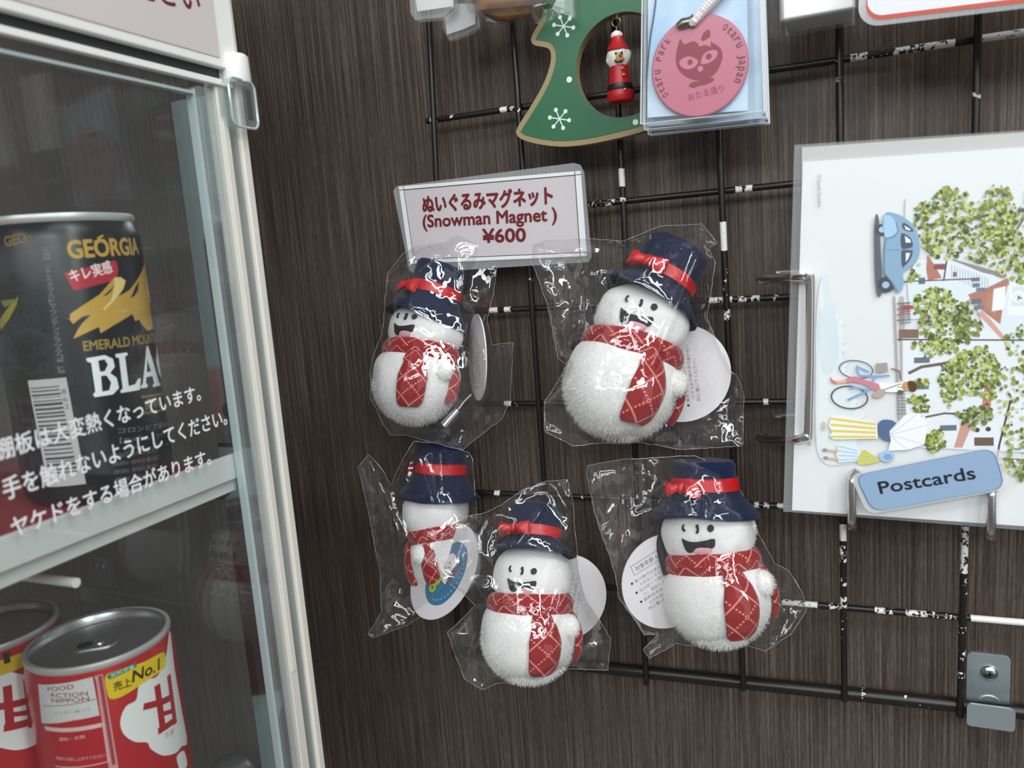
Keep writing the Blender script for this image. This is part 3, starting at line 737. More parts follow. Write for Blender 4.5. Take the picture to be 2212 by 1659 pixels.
# bicycle and rider lying along the picture
def ring(c, rx, ry, wd, col, ph=0):
    pts = [(c[0]+rx*math.cos(t/36*2*math.pi)*math.cos(ph)-ry*math.sin(t/36*2*math.pi)*math.sin(ph), c[1]+rx*math.cos(t/36*2*math.pi)*math.sin(ph)+ry*math.sin(t/36*2*math.pi)*math.cos(ph)) for t in range(37)]
    d.lpx(pts, wd, col)
d.up(); ring((1849, 797), 36, 19, .42, '#565c64', .12); ring((1835, 857), 39, 24, .55, '#4c5158', .1)
for pts in ([(1850, 795), (1856, 810), (1890, 812), (1920, 810)], [(1836, 838), (1846, 835), (1876, 842), (1890, 812)], [(1850, 790), (1876, 802)], [(1832, 862), (1876, 842)]): d.lpx(pts, .8, '#7fa8cf')
d.ppx([(1892, 784), (1916, 782), (1918, 802), (1893, 804)], '#a59d94'); d.lpx([(1925, 795), (1942, 800), (1945, 818)], .5, '#7a6b5c')
d.up(); d.ppx(smooth_closed([(1826, 818), (1845, 812), (1870, 820), (1896, 828), (1906, 838), (1890, 842), (1868, 830), (1844, 824), (1828, 826)], 4), '#cb8492')
d.ppx(smooth_closed([(1793, 812), (1800, 820), (1812, 824), (1806, 828), (1796, 824)], 3), '#d0788a'); d.ppx([(1806, 822), (1828, 818), (1828, 825), (1808, 828)], '#e3b48e')
d.ppx(smooth_closed([(1900, 826), (1925, 828), (1950, 824), (1952, 842), (1925, 846), (1905, 842)], 4), '#f1f2f0'); d.lpx([(1905, 842), (1945, 828)], .6, '#b7a189')
d.ppx(smooth_closed([(1884, 850), (1900, 840), (1912, 842), (1906, 856), (1890, 858)], 4), '#b3a79d')
d.up(); d.dpx((1957, 833), 10, '#c89a66', ryp=11); d.up(); d.ppx(smooth_closed([(1960, 824), (1972, 822), (1980, 832), (1976, 844), (1964, 842)], 4), '#5a3f2c'); d.dpx((1944, 846), 6, '#5b5048')
# woman in a yellow skirt with a white parasol, child beside her
d.up(); d.ppx([(1794, 902), (1800, 896), (1894, 912), (1896, 946), (1800, 948), (1792, 940), (1798, 930), (1790, 920)], '#efecd9')
for k in range(4): d.lpx([(1796, 903+k*13), (1890, 915+k*9)], 1.0, '#d8cc7a')
d.ppx(smooth_closed([(1778, 908), (1784, 914), (1780, 930), (1776, 920)], 3), '#cdbba8')
d.up(); d.ppx(smooth_closed([(1896, 916), (1908, 905), (1930, 908), (1938, 922), (1930, 948), (1912, 950), (1898, 938)], 4), '#586c92')
d.up(); d.ppx([(1921, 930), (1952, 896), (1984, 890), (2004, 916), (1996, 958), (1960, 970), (1918, 972), (1924, 950)], '#eef1f2')
for e2 in ((1952, 896), (1984, 890), (2004, 916), (1996, 958), (1960, 970)): d.lpx([(1921, 938), e2], .25, '#c3ccd2')
d.ppx([(1810, 958), (1850, 966), (1862, 980), (1850, 994), (1812, 998), (1806, 980)], '#dbe8ee')
for k in range(4): d.lpx([(1812, 962+k*10), (1852, 972+k*6)], .5, '#a9cade')
d.up(); d.ppx(smooth_closed([(1852, 990), (1866, 970), (1880, 978), (1900, 992), (1880, 1000), (1856, 1002)], 4), '#cbc772')
d.dpx((1915, 984), 17, '#a5c4dc', ryp=14); d.up(); d.dpx((1917, 985), 9, '#7fa6c8', ryp=8)
for c in ((1784, 970), (1786, 987)): d.lpx([c, (1810, c[1]+3)], 1.0, '#d8b99c'); d.dpx((c[0]-2, c[1]), 5, '#8f949a', ryp=4)
# figures and fence along the pavement
for k in range(8): d.lpx([(1938+k % 2*6, 655+k*6), (1966, 653+k*6)], .45, random.choice(['#6d7078', '#a45f5c', '#8d8f98', '#77808a']))
d.ppx([(1950, 658), (1972, 660), (1972, 666), (1950, 668)], '#a6504e')
for k in range(9): d.lpx([(1938, 835+k*7), (1956, 836+k*7)], .3, '#7d858c')
# small print up the left side
d.up(); a_ = np.array(pc.px((1765, 378))); b2 = np.array(pc.px((1767, 447)))
d.text('© Suzuki Syusaku', a_, b2, 1.6, '#8f9498')
d.text('5', np.array(pc.px((1743, 955))), np.array(pc.px((1748, 962))), 1.4, '#8f9498')
d.build('picture', PRINT, post)

Mch = mat('chrome_wire', '#e6e4e2', .2, 1)
rack = thing('postcard_rack', at_y((1760, 780), -10), 'chrome wire rack on the grid holding the postcard with a side loop and bottom hooks', 'rack')
fy = PY-4.5
def w3(px, y): return at_y(px, y)
mb = MB()
pts = [w3((1652, 606), -6), w3((1642, 604), -10), w3((1660, 602), -18), w3((1726, 601), fy+3), w3((1743, 606), fy), w3((1751, 622), fy), w3((1747, 920), fy), w3((1741, 940), fy), w3((1722, 949), fy+3), w3((1664, 950), -16), w3((1642, 946), -9), w3((1652, 942), -5)]
mb.tube(smooth_open(pts, 6), 1.95, 14)
mb.build('side_loop', Mch, rack)
for a_, b2 in (((1680, 588), (1740, 586)), ((1676, 897), (1730, 897))):
    mb = MB(); mb.tube([w3(a_, -3), w3(b2, -9)], 1.4, 12); mb.build('cross_wire', Mch, rack)
for x, ya, yb in ((1840, 1034, 1124), (2141, 1062, 1146)):
    mb = MB(); pts = [w3((x+4, yb+14), 0), w3((x+2, yb+14), -12), w3((x, yb+12), fy+6), w3((x-1, yb+4), fy+1), w3((x, yb-12), fy), w3((x+1, ya+12), fy), w3((x+2, ya), fy+1), w3((x+14, ya-18), fy+1.4)]
    mb.tube(smooth_open(pts, 6), 1.85, 14); mb.build('bottom_hook', Mch, rack)

npl = thing('name_plate', at_y((2007, 1037), fy-2.4), 'blue rounded laminated plate reading Postcards, tilted across the bottom hooks', 'name plate')
fq = wallplane(fy-2.4); a_ = np.array(fq.px((1872, 1066))); b2 = np.array(fq.px((2153, 1013)))
ang = math.atan2(b2[1]-a_[1], b2[0]-a_[0]); W_ = np.linalg.norm(b2-a_)
ns = Plane(fq.to3(*a_), (math.cos(ang), 0, math.sin(ang)), (-math.sin(ang), 0, math.cos(ang)))
hh = 8.9
def round_quad(q, r, k=7):
    out = []
    for i in range(4):
        p0, p1, p2 = [np.array(q[(i+d_) % 4], float) for d_ in (-1, 0, 1)]
        a = p1+(p0-p1)/np.linalg.norm(p0-p1)*r; c = p1+(p2-p1)/np.linalg.norm(p2-p1)*r
        for t in range(k+1):
            t /= k; out.append(tuple((1-t)**2*a+2*t*(1-t)*p1+t*t*c))
    return out
q4 = [ns.px(c) for c in ((1846, 1026), (2146, 966), (2172, 1054), (1884, 1106))]
def grow(q, k):
    c_ = np.mean(q, axis=0); return [tuple(np.array(p)+(np.array(p)-c_)/np.linalg.norm(np.array(p)-c_)*k) for p in q]
sheet('laminate', round_quad(grow(q4, 2.0), 4.5), ns, -.3, .3, film('clear_laminate', haze=.35, gloss=.04, edge=.3, rough=.2), npl)
sheet('blue_rim', round_quad(q4, 5), ns, .1, .38, mat('deep_blue_ink', '#51789f', .5), npl)
sheet('blue_face', round_quad(grow(q4, -.45), 4.8), ns, .2, .46, mat('soft_blue', '#8ea9c6', .5), npl)
d = Decal(ns); d.h = .5; d.tpx('Postcards', (1902, 1066), (2108, 1033), 26, '#1f2428', .022); d.build('lettering', PRINT, npl)

# ------------------------------------------------------------------ heated drinks cabinet, its open face looking right (+X)
EY = -115.0
FX = float(at_y((600, 830), EY)[0])          # front plane of the cabinet
cab = thing('heated_drinks_cabinet', (FX-150, -300, -480), 'white glass-fronted heated drinks cabinet standing against the wall at left', 'display cabinet')
Mcw = mat('cream_white_metal', '#dedcd2', .35); Mcg = mat('satin_grey_metal', '#a9adab', .35, .5); Mst = mat('mirror_steel', '#aab4b4', .06, 1)
Mdk = mat('cabinet_inner_steel', '#8d9696', .45)
sf = sideplane(FX)
def sy(x, y): return sf.px((x, y))[0]
def sz(x, y): return sf.px((x, y))[1]
ZT, ZBm = 130, -480
b0, b1, b2_, b3, b4, b5 = [sy(x, 830) for x in (506, 534, 548, 566, 586, 601)]
ZH = sz(440, 178)        # underside of the header
BK = FX-300; YL = -440
def cbox(name, a, b, M, par=cab, bev=.4):
    mb = MB(); mb.box(a, b); return mb.build(name, M, par, False, bev)
# housing
mb = MB(); mb.box((BK, YL, ZBm-20), (BK+3, EY, ZT)); mb.box((BK, YL, ZBm-20), (FX, EY, ZBm)); mb.box((BK, YL, ZT), (FX, EY, ZT+3))
mb.build('housing', Mdk, cab, False)
cbox('corner_post', (FX-9, b4, ZBm), (FX+.4, b5, ZT), Mcw, bev=.8)
cbox('post_channel', (FX-9, b3, ZBm), (FX-1.4, b4, ZT), Mcg)
cbox('post_bead', (FX-6, b2_, ZBm), (FX-.2, b3, ZT-125+ZH*0), Mcw)
cbox('bead_strip', (FX-.2, b2_+1.2, -246), (FX+.5, b3-1.0, ZH-12), Mcw, bev=.15)
# side wall towards the wall: see-through pane, mirror strip near the front
ys = EY-3.6
XM = float(at_y((398, 420), ys)[0])
cbox('side_mirror_strip', (XM, ys-.5, ZBm), (FX-6.5, ys+1.5, ZH), Mst, bev=0)
cbox('side_pane', (BK+3, ys, ZBm), (XM-.2, ys+1.2, ZT), film('smoky_pane', haze=.05, gloss=.006, edge=.10, rough=.12, tint=(.8, .8, .78, 1)), bev=0)
kq = at_y((499, 886), ys-1)
mb = MB(); mb.lathe([(.01, 2.2), (2.4, 2.0), (2.6, 1.2), (4.0, 1.0), (4.3, 0)], 28); mb.build('round_screw', mat('dark_screw', '#3a3b3c', .25, .8), cab, tf=lambda p: (kq[0]+p[0], kq[1]-p[2], kq[2]+p[1]))
# header sign
hdr_z0 = sz(476, 147)
cbox('header', (FX-8, YL, ZH+3), (FX-2, EY-.6, ZT), mat('header_gap', '#303133', .5), bev=.3)
hf = sideplane(FX+1.5)
yr_out, yr_in = hf.px((505, 70))[0], hf.px((466, 60))[0]
zb0, zb1 = hf.px((300, 98))[1], hf.px((300, 76))[1]
cbox('header_frame', (FX-2, YL, zb0), (FX+1.5, yr_out, ZT), mat('header_white', '#f1f1ee', .4), bev=.6)
cbox('header_panel', (FX+1.0, YL+4, zb1), (FX+1.9, yr_in, ZT-4), mat('header_mauve', '#d4cbcb', .5), bev=.1)
cbox('header_lip', (FX-2, YL, hf.px((300, 141))[1]), (FX+1.2, EY-6, hf.px((300, 126))[1]), mat('header_white'), bev=.3)
d = Decal(sideplane(FX+1.95)); d.h = .03
d.tpx('てください', (170, -38), (434, 24), 56, '#6e262c', .02); d.build('header_lettering', PRINT, cab)
# door: glass, clear edge profile, white hinge cap, clear pull
dy = sy(506, 830)
door = cbox('glass_door', (FX-4.2, YL+4, ZBm), (FX-1.2, b1, ZH+1), GLASS, bev=0)
cbox('door_edge', (FX-4.8, b0, ZBm), (FX+1.0, b1-.2, ZH-2), ACRYL, door, .6)
cbox('door_edge_seam', (FX-4.4, b0-.6, ZBm), (FX-.4, b0+.1, ZH-3), mat('clear_seam', '#b6c6c6', .15, .2), door, 0)
cbox('door_top_bead', (FX-4, YL+4, sz(300, 176)), (FX-.6, b0, sz(300, 169)), mat('clear_seam'), door, 0)
cq = at_x((510, 145), FX+3)
mb = MB(); zc0, zc1 = at_x((510, 175), FX+4)[2], at_x((508, 114), FX+4)[2]
mb.lathe([(.01, zc1-zc0), (4.6, zc1-zc0), (5.6, zc1-zc0-.9), (5.8, .8), (5.4, 0), (.01, 0)], 40, (cq[0]-2, cq[1]+1.6, zc0)); mb.build('hinge_cap', mat('header_white'), door)
tq = sideplane(FX+4); a_ = [tq.px(c) for c in ((492, 182), (541, 180), (545, 262), (498, 272))]
ab = rrect(a_[3][0], a_[3][1], a_[1][0], a_[1][1], 3.4)
b_ = MB(); b_.prism([tq.to3(x, y, 1.5) for x, y in ab], [tq.to3(x, y, -4) for x, y in ab]); pull = b_.build('clear_pull', ACRYL, door, False, .5)
mb = MB(); mb.tube([tq.to3(x, y, 1.6) for x, y in ab], .55, 8, True); mb.build('pull_rim', mat('clear_seam'), pull)
yc = (a_[0][0]+a_[1][0])/2+1.2; mb = MB(); mb.box((FX+5.3, yc-.3, a_[3][1]+3.5), (FX+5.9, yc+2.6, a_[1][1]-3.5)); mb.build('pull_slot', mat('slot_grey', '#4e5052', .3), pull, False)
# warning lettering on the glass
gl = sideplane(FX-1.15); d = Decal(gl); d.h = .03; wl = '#f4f6f6'
for s, a_, b2, h_ in (('棚板は大変熱くなっています。', (-6, 992), (434, 862), 38), ('手を触れないようにしてください。', (10, 1078), (491, 914), 39), ('ヤケドをする場合があります。', (28, 1160), (456, 1000), 38)):
    d.tpx(s, a_, b2, h_, wl, .012)
d.build('warning_lettering', printed('bright_print', .4), door)
# shelf with price rail
zr1, zr0 = sz(300, 1066), sz(300, 1130); zs0 = sz(300, 1148)
yE = sy(548, 985)
shelf = cbox('shelf', (BK+6, YL+4, zr0+2), (FX-8, yE-2, zr1-6), mat('deep_red_shelf', '#8c2b33', .35), bev=0)
cbox('price_rail', (FX-8, YL+4, zr0), (FX-5.5, yE, zr1), mat('pale_grey_rail', '#d4d6d3', .4), shelf, .3)
cbox('rail_step', (FX-12, YL+4, zs0-3), (FX-8.5, yE-3, zr0), mat('pale_grey_rail'), shelf, .3)
mb = MB(); bz = at_x((520, 1050), FX-14); mb.prism([(FX-14, yE-1, zr0+1), (FX-14, yE-1, zr0-8), (FX-14, yE-5, zr0-10), (FX-14, yE-12, zr0-4), (FX-14, yE-12, zr0+1)], [(FX-22, yE-1, zr0+1), (FX-22, yE-1, zr0-8), (FX-22, yE-5, zr0-10), (FX-22, yE-12, zr0-4), (FX-22, yE-12, zr0+1)])
mb.build('shelf_bracket', mat('black_bracket', '#131415', .5), shelf, False)

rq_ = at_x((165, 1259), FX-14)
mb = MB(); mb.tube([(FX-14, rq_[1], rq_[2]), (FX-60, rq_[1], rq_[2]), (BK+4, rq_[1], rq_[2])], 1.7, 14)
mb.build('reflection_streak_rod', mat('header_white'), shelf)  # white rod put in for the bright tube reflection on the glass

# ------------------------------------------------------------------ cans
Malu = mat('can_aluminium', '#c4c6c6', .3, .9); Mrim = mat('pale_can_rim', '#d4d5d3', .4, .5)
CANR = 26.3
def lid(name, par, c, z, r):
    mb = MB(); mb.lathe([(r-1.2, -2.2), (r, -1.4), (r+.2, -.5), (r-.3, .2), (r-1.2, .15), (r-1.7, -.6), (r-2.1, -3.6), (r-3.2, -4.1), (r-3.8, -3.2), (.01, -3.0)], 72, (c[0], c[1], z))
    o = mb.build(name, Malu, par)
    mb = MB(); mb.lathe([(r-.6, -3.0), (r+.25, -1.9), (r+.55, -.6), (r+.2, .45), (r-.5, .6), (r-1.2, .3)], 72, (c[0], c[1], z)); mb.build('rim', Mrim, o)
    return o
def tab(par, c, z, ang):
    ca, sa = math.cos(ang), math.sin(ang)
    def tf(p): return (c[0]+p[0]*ca-p[1]*sa, c[1]+p[0]*sa+p[1]*ca, z+p[2])
    mb = MB(); o_ = rrect(-4.5, -6.5, 4.5, 10, 4); i_ = rrect(-2.6, 2.5, 2.6, 8, 2.3)
    mb.prism([(x, y, -1.0) for x, y in o_], [(x, y, -2.1) for x, y in o_])
    t = mb.build('pull_tab', Malu, par, True, .3, tf=tf)
    mb = MB(); mb.prism([(x, y, -.85) for x, y in i_], [(x, y, -1.1) for x, y in i_]); mb.build('finger_hole', mat('slot_dark'), t, False, tf=tf)
    mb = MB(); mb.lathe([(.01, -.2), (1.6, -.4), (1.9, -1.2)], 20); mb.build('rivet', Malu, t, tf=tf)
    mb = MB(); mb.tube([(9*math.sin(a)*.9, -6-6.5*math.cos(a)*.9, -2.9) for a in [i*2*math.pi/32 for i in range(32)]], .35, 6, True); mb.build('opening_score', Malu, par, tf=tf)
def can(name, c, zbot, H, M, label, group, neck=1.6):
    t = thing(name, (c[0], c[1], zbot), label, 'drink can', group)
    mb = MB(); R = CANR
    mb.lathe([(.01, 2), (R-5, 1), (R-3, 0), (R-.6, 2.2), (R, 4), (R, H-8), (R-.5, H-6), (R-neck, H-2.4), (R-neck-.2, H-2.2)], 96, (c[0], c[1], zbot))
    return t, mb.build('can_body', M, t)
def cam_th(c): return math.atan2(CAM[1]-c[1], CAM[0]-c[0])
# black coffee can on the upper shelf
zsh = zr1-5.9
Mbk = mat('black_can', '#14181b', .3, 0, .5)
def fit_center(upx, v, depth):
    return at_t((upx, v), depth)
bc = fit_center(166, 700, 292.0+6)
zrim = at_t((150, 470), 286)[2]
can1, body1 = can('coffee_can', bc, zsh, zrim-zsh, Mbk, 'black and gold coffee can on the upper shelf behind the glass', None)
lo = lid('lid', can1, bc, zrim, CANR-1.6); tab(lo, bc, zrim-2, 0)
cy = Cyl((bc[0], bc[1], 0), CANR+.05, cam_th(bc))
d = Decal(cy); d.h = .0
au, au2 = '#c9a24a', '#e6d48a'
def coord(px): return cy.px(px)
# facing-right label: logo, ribbon, mountain, name
d.tpx('GEORGIA', (150, 558), (300, 549), 36, au, .035)
d.lpx([(205, 522), (216, 518), (226, 522), (212, 514), (222, 509)], .7, au)
d.ppx([(138, 590), (250, 562), (256, 582), (252, 604), (160, 628), (150, 612)], '#b8303c')
d.up(); d.tpx('キレ実感', (155, 608), (244, 586), 25, '#f3e8e8', .015)
d.ppx([(150, 690), (152, 678), (175, 662), (215, 636), (243, 604), (258, 598), (272, 606), (268, 622), (256, 640), (280, 626), (300, 598), (312, 556), (318, 590), (322, 640), (328, 690), (331, 710), (318, 715), (306, 700), (300, 690), (292, 694), (286, 678), (250, 700), (217, 720), (214, 706), (180, 722), (158, 732), (168, 712), (178, 698), (196, 680), (178, 684), (158, 700)], au)
d.up(); d.ppx([(222, 668), (240, 648), (248, 618), (246, 600), (260, 598), (271, 606), (264, 626), (244, 652), (226, 670)], au2); d.ppx([(222, 640), (238, 626), (246, 616), (240, 630), (230, 638)], '#2b2a20')
d.ppx([(282, 644), (292, 620), (300, 606), (298, 628), (290, 640)], '#1d1a12'); d.ppx([(313, 560), (318, 600), (327, 650), (322, 650), (317, 630)], au2)
d.tpx('EMERALD MOUNTAIN', (182, 758), (372, 733), 20, '#a88c48', .02)
wh = '#eef1f0'
def serif(px_pts): d.ppx(px_pts, wh)
d.up()
# B L A C in heavy roman letters
d.ppx([(186, 774), (226, 767), (244, 775), (248, 792), (238, 806), (252, 816), (257, 838), (244, 852), (204, 858), (201, 852), (206, 846), (197, 784), (188, 781)], wh)
d.ppx([(249, 765), (274, 761), (276, 767), (270, 770), (278, 834), (292, 830), (298, 818), (304, 817), (302, 842), (261, 849), (260, 843), (265, 840), (257, 773), (250, 772)], wh)
d.ppx([(316, 748), (320, 748), (343, 826), (347, 828), (346, 833), (330, 836), (330, 831), (333, 828), (329, 812), (316, 815), (315, 828), (319, 831), (318, 837), (304, 839), (304, 834), (308, 830)], wh)
d.ppx([(343, 742), (338, 752), (337, 780), (343, 808), (352, 822), (355, 820), (347, 800), (342, 770), (344, 750)], wh)
d.up()
d.ppx([(212, 779), (226, 776), (233, 788), (226, 802), (216, 803)], '#181c1f'); d.ppx([(218, 812), (230, 811), (240, 826), (236, 843), (221, 846)], '#181c1f'); d.ppx([(318, 776), (326, 802), (317, 804)], '#181c1f')
# side panel: bar code and columns of small print
d.ppx([(60, 822), (143, 815), (186, 1045), (104, 1052)], '#b9b9b6'); d.up()
random.seed(3); v = 838
while v < 1022:
    h_ = rnd(1.5, 6); f_ = (v-838)/184
    x0 = 66+f_*40; d.ppx([(x0, v), (x0+62, v-5), (x0+62, v-5+h_), (x0, v+h_)], '#3c3d3e'); v += h_+rnd(2.5, 6)
d.text('4902102496', coord((150, 1000)), coord((136, 838)), 2.6, '#55575a') if False else None
for i, ch in enumerate('862'): d.tpx(ch, (134+i*3, 852+i*16), (144+i*3, 851+i*16), 11, '#55575a')
for i, s in enumerate('ジョージアエメラルドマウンテンブラックコーヒー'):
    d.tpx(s, (92+i*1.6, 545+i*12.2), (106+i*1.6, 544+i*12.2), 10, '#8a8782')
for i, s in enumerate(('コロンビア産最高級', '【エメラルドマウンテン', 'ブレンド')):
    d.tpx(s, (255+i*4, 936+i*21), (366, 918+i*22), 11, '#8a8a86')
for i in range(4): d.tpx('糖類0 香料0 着色0', (240+i*3, 990+i*17), (340, 975+i*17), 9, '#6f7170')
d.ppx([(304, 855), (352, 846), (354, 852), (306, 861)], '#7b6a3c'); d.ppx([(306, 890), (352, 883), (353, 888), (307, 896)], '#7b6a3c'); d.tpx('無', (312, 884), (346, 878), 22, '#8f8a66')
# the far-side label showing at the left edge
d.tpx('GEO', (12, 532), (62, 524), 20, '#8f7530', .02); d.ppx([(-4, 700), (18, 665), (40, 640), (36, 660), (20, 690), (4, 712)], '#8c8536'); d.ppx([(2, 650), (30, 646), (38, 652), (10, 664)], '#75772f')
d.build('can_print', printed('can_print', .25, .5), body1)

# red sweet-drink cans on the lower level
Mrd = mat('red_can', '#c3222a', .25, .2, .6)
def redcan(c, zr, label, full, H=104.0):
    t, bd = can('sweet_drink_can', c, zr-H, H, Mrd, label, 'red drink cans on the lower level', .8)
    l_ = lid('lid', t, c, zr, CANR-.9); tab(l_, c, zr-1.6, 2.2)
    return t, bd
rc1 = at_t((213, 1375), 306.0); zr_ = rc1[2]
can2, body2 = redcan(rc1, zr_, 'red can with a white flower emblem in front, lower level of the cabinet', True)
cy = Cyl((rc1[0], rc1[1], 0), CANR+.05, cam_th(rc1)); d = Decal(cy); d.h = 0
pk = '#e9c3c0'; w2 = '#ecedea'; rd = '#b01e26'
d.ppx([(82, 1478), (200, 1462), (215, 1545), (160, 1556), (90, 1562)], '#d9d6d4'); d.lpx([(92, 1524), (206, 1510)], .3, '#a05a5a')
d.ppx([(204, 1460), (222, 1456), (256, 1659), (236, 1664)], '#d79a96'); d.lpx([(206, 1470), (232, 1640)], .3, rd); d.lpx([(216, 1462), (246, 1650)], 1.2, '#a04048')
d.ppx([(96, 1568), (224, 1560), (228, 1568), (98, 1577)], pk); d.lpx([(222, 1562), (234, 1645), (120, 1655)], .35, pk)
d.up()
for s, a_, b2 in (('FOOD', (104, 1493), (160, 1487)), ('ACTION', (108, 1505), (190, 1502)), ('NIPPON', (112, 1517), (193, 1513))): d.tpx(s, a_, b2, 9, '#9a4a50', .02)
d.tpx('ニッポン食べて', (118, 1543), (196, 1534), 6, '#8c6a6c'); d.tpx('酒粕・米麹', (128, 1600), (184, 1594), 7, pk); d.tpx('常温でお召し上がりください', (122, 1640), (228, 1634), 7, pk)
# flower emblem
d.ppx(smooth_closed([(300, 1482), (318, 1468), (340, 1460), (358, 1420), (366, 1362), (372, 1400), (378, 1450), (392, 1530), (404, 1602), (392, 1612), (380, 1626), (352, 1632), (326, 1618), (318, 1604), (290, 1602), (266, 1584), (260, 1556), (272, 1526), (294, 1512)], 4), w2)
d.ppx(smooth_closed([(382, 1634), (394, 1622), (400, 1628), (404, 1654), (390, 1664), (384, 1650)], 4), w2)
d.up()
d.ppx(smooth_closed([(228, 1460), (262, 1446), (310, 1430), (348, 1410), (356, 1414), (357, 1440), (330, 1462), (288, 1490), (260, 1506), (240, 1510), (232, 1498)], 4), '#e6c81e')
d.ppx([(230, 1462), (238, 1454), (292, 1431), (296, 1440), (236, 1468)], '#3f7f66')
d.up()
d.tpx('売上', (246, 1492), (284, 1480), 18, '#2d2a14', .02); d.tpx('No.1', (286, 1474), (344, 1446), 24, '#2d2a14', .03, .15); d.tpx('飲料市場', (240, 1463), (290, 1443), 8, '#dfeee6')
# big character, drawn as bold strokes
for pts, w_ in (([(314, 1526), (352, 1515), (372, 1505)], 2.6), ([(340, 1484), (352, 1576)], 2.9), ([(365, 1462), (378, 1560)], 2.6), ([(352, 1542), (374, 1535)], 1.8), ([(345, 1578), (376, 1556)], 2.6)):
    d.lpx(pts, w_, rd)
d.tpx('生姜', (356, 1594), (376, 1584), 12, '#c08a88')
d.build('can_print', printed('can_print'), body2)
rc2 = at_t((-30, 1355), 318.0)
can3, body3 = redcan(rc2, rc2[2], 'red can at the far left edge, half hidden by the can with the flower emblem', True)
cy = Cyl((rc2[0], rc2[1], 0), CANR+.05, cam_th(rc2)); d = Decal(cy); d.h = 0
d.ppx(smooth_closed([(-80, 1470), (-20, 1450), (40, 1455), (72, 1470), (88, 1520), (92, 1570), (80, 1605), (40, 1620), (0, 1615), (-60, 1600), (-90, 1540)], 4), w2); d.up()
d.ppx([(-60, 1444), (40, 1412), (56, 1408), (58, 1436), (30, 1450), (-50, 1472)], '#d9bd20'); d.up(); d.tpx('1', (10, 1434), (22, 1430), 22, '#2d2a14', .03)
for pts, w_ in (([(-30, 1530), (36, 1520), (76, 1508)], 2.8), ([(16, 1486), (22, 1572)], 3.0), ([(58, 1470), (70, 1566)], 2.8), ([(22, 1544), (66, 1538)], 2.0), ([(14, 1572), (76, 1556)], 3.0)): d.lpx(pts, w_, rd)
d.build('can_print', printed('can_print'), body3)
# silver lid of one more can low by the mirror strip
sc3 = at_t((500, 1668), 352.0)
t = thing('silver_topped_can', (sc3[0], sc3[1], sc3[2]-100), 'can beside the mirror strip showing only its rounded silver top', 'drink can')
mb = MB(); mb.lathe([(.01, 6), (4, 5.8), (7.5, 4.5), (10, 1.5), (11.5, -3), (12, -8), (12, -100)], 48, sc3); mb.build('silver_top', mat('dull_silver', '#8f9394', .35, .8), t)

# ------------------------------------------------------------------ plush snowmen
Mpl = mat('white_plush', '#e4e4e1', .95, spec=.1, Sheen_Weight=.35, Sheen_Roughness=.5); bump_noise(Mpl, 620, .4, .0009, 4)
Mnv = mat('navy_felt', '#151e3a', .9, spec=.1, Sheen_Weight=.08); bump_noise(Mnv, 900, .35, .0006, 3)
Mrib = mat('red_satin', '#c4161c', .35, spec=.5); Mblk = mat('black_thread', '#121417', .7); Mpk = mat('pink_thread', '#d9a6ab', .8)
Mtag = mat('tag_card', '#dcd9da', .5)
# scarf cloth: red with thin pale diagonal lines, one family solid and one dotted
Msc = mat('red_plaid_cloth', rough=.75, spec=.2, Sheen_Weight=.2); T, b = nt(Msc)
uv = T.nodes.new('ShaderNodeUVMap'); sep = T.nodes.new('ShaderNodeSeparateXYZ'); T.links.new(uv.outputs[0], sep.inputs[0])
su = math_n(T, 'ADD', sep.outputs[0], sep.outputs[1]); df = math_n(T, 'SUBTRACT', sep.outputs[0], sep.outputs[1])
def stripe(x, off, wd): return math_n(T, 'LESS_THAN', math_n(T, 'FRACT', math_n(T, 'ADD', x, off)), wd)
def dotted(x, y, off): return math_n(T, 'MULTIPLY', stripe(x, off, .06), stripe(math_n(T, 'MULTIPLY', y, 9), 0, .55))
l1 = math_n(T, 'MAXIMUM', stripe(su, 0, .05), stripe(df, 0, .05)); l2 = math_n(T, 'MAXIMUM', dotted(su, df, .5), dotted(df, su, .5))
mx = T.nodes.new('ShaderNodeMix'); mx.data_type = 'RGBA'; mx.inputs[6].default_value = lin('#8e0f15'); mx.inputs[7].default_value = lin('#d08478')
T.links.new(math_n(T, 'MAXIMUM', l1, l2), mx.inputs[0]); T.links.new(mx.outputs[2], b.inputs['Base Color'])
def grid_mesh(name, rows_, M, par, tf, uvs, solid=1.0):
    n = len(rows_); m_ = len(rows_[0])
    mb = MB(); mb.add([p for r in rows_ for p in r], [(i*m_+j, i*m_+j+1, (i+1)*m_+j+1, (i+1)*m_+j) for i in range(n-1) for j in range(m_-1)])
    me = bpy.data.meshes.new(name); me.from_pydata([P(tf(p)) for p in mb.v], [], mb.f); me.update()
    ul = me.uv_layers.new(name='UVMap'); flat = [q for r in uvs for q in r]
    for l in me.loops: ul.data[l.index].uv = flat[l.vertex_index]
    o = link_mesh(name, me, M, par, True)
    return o

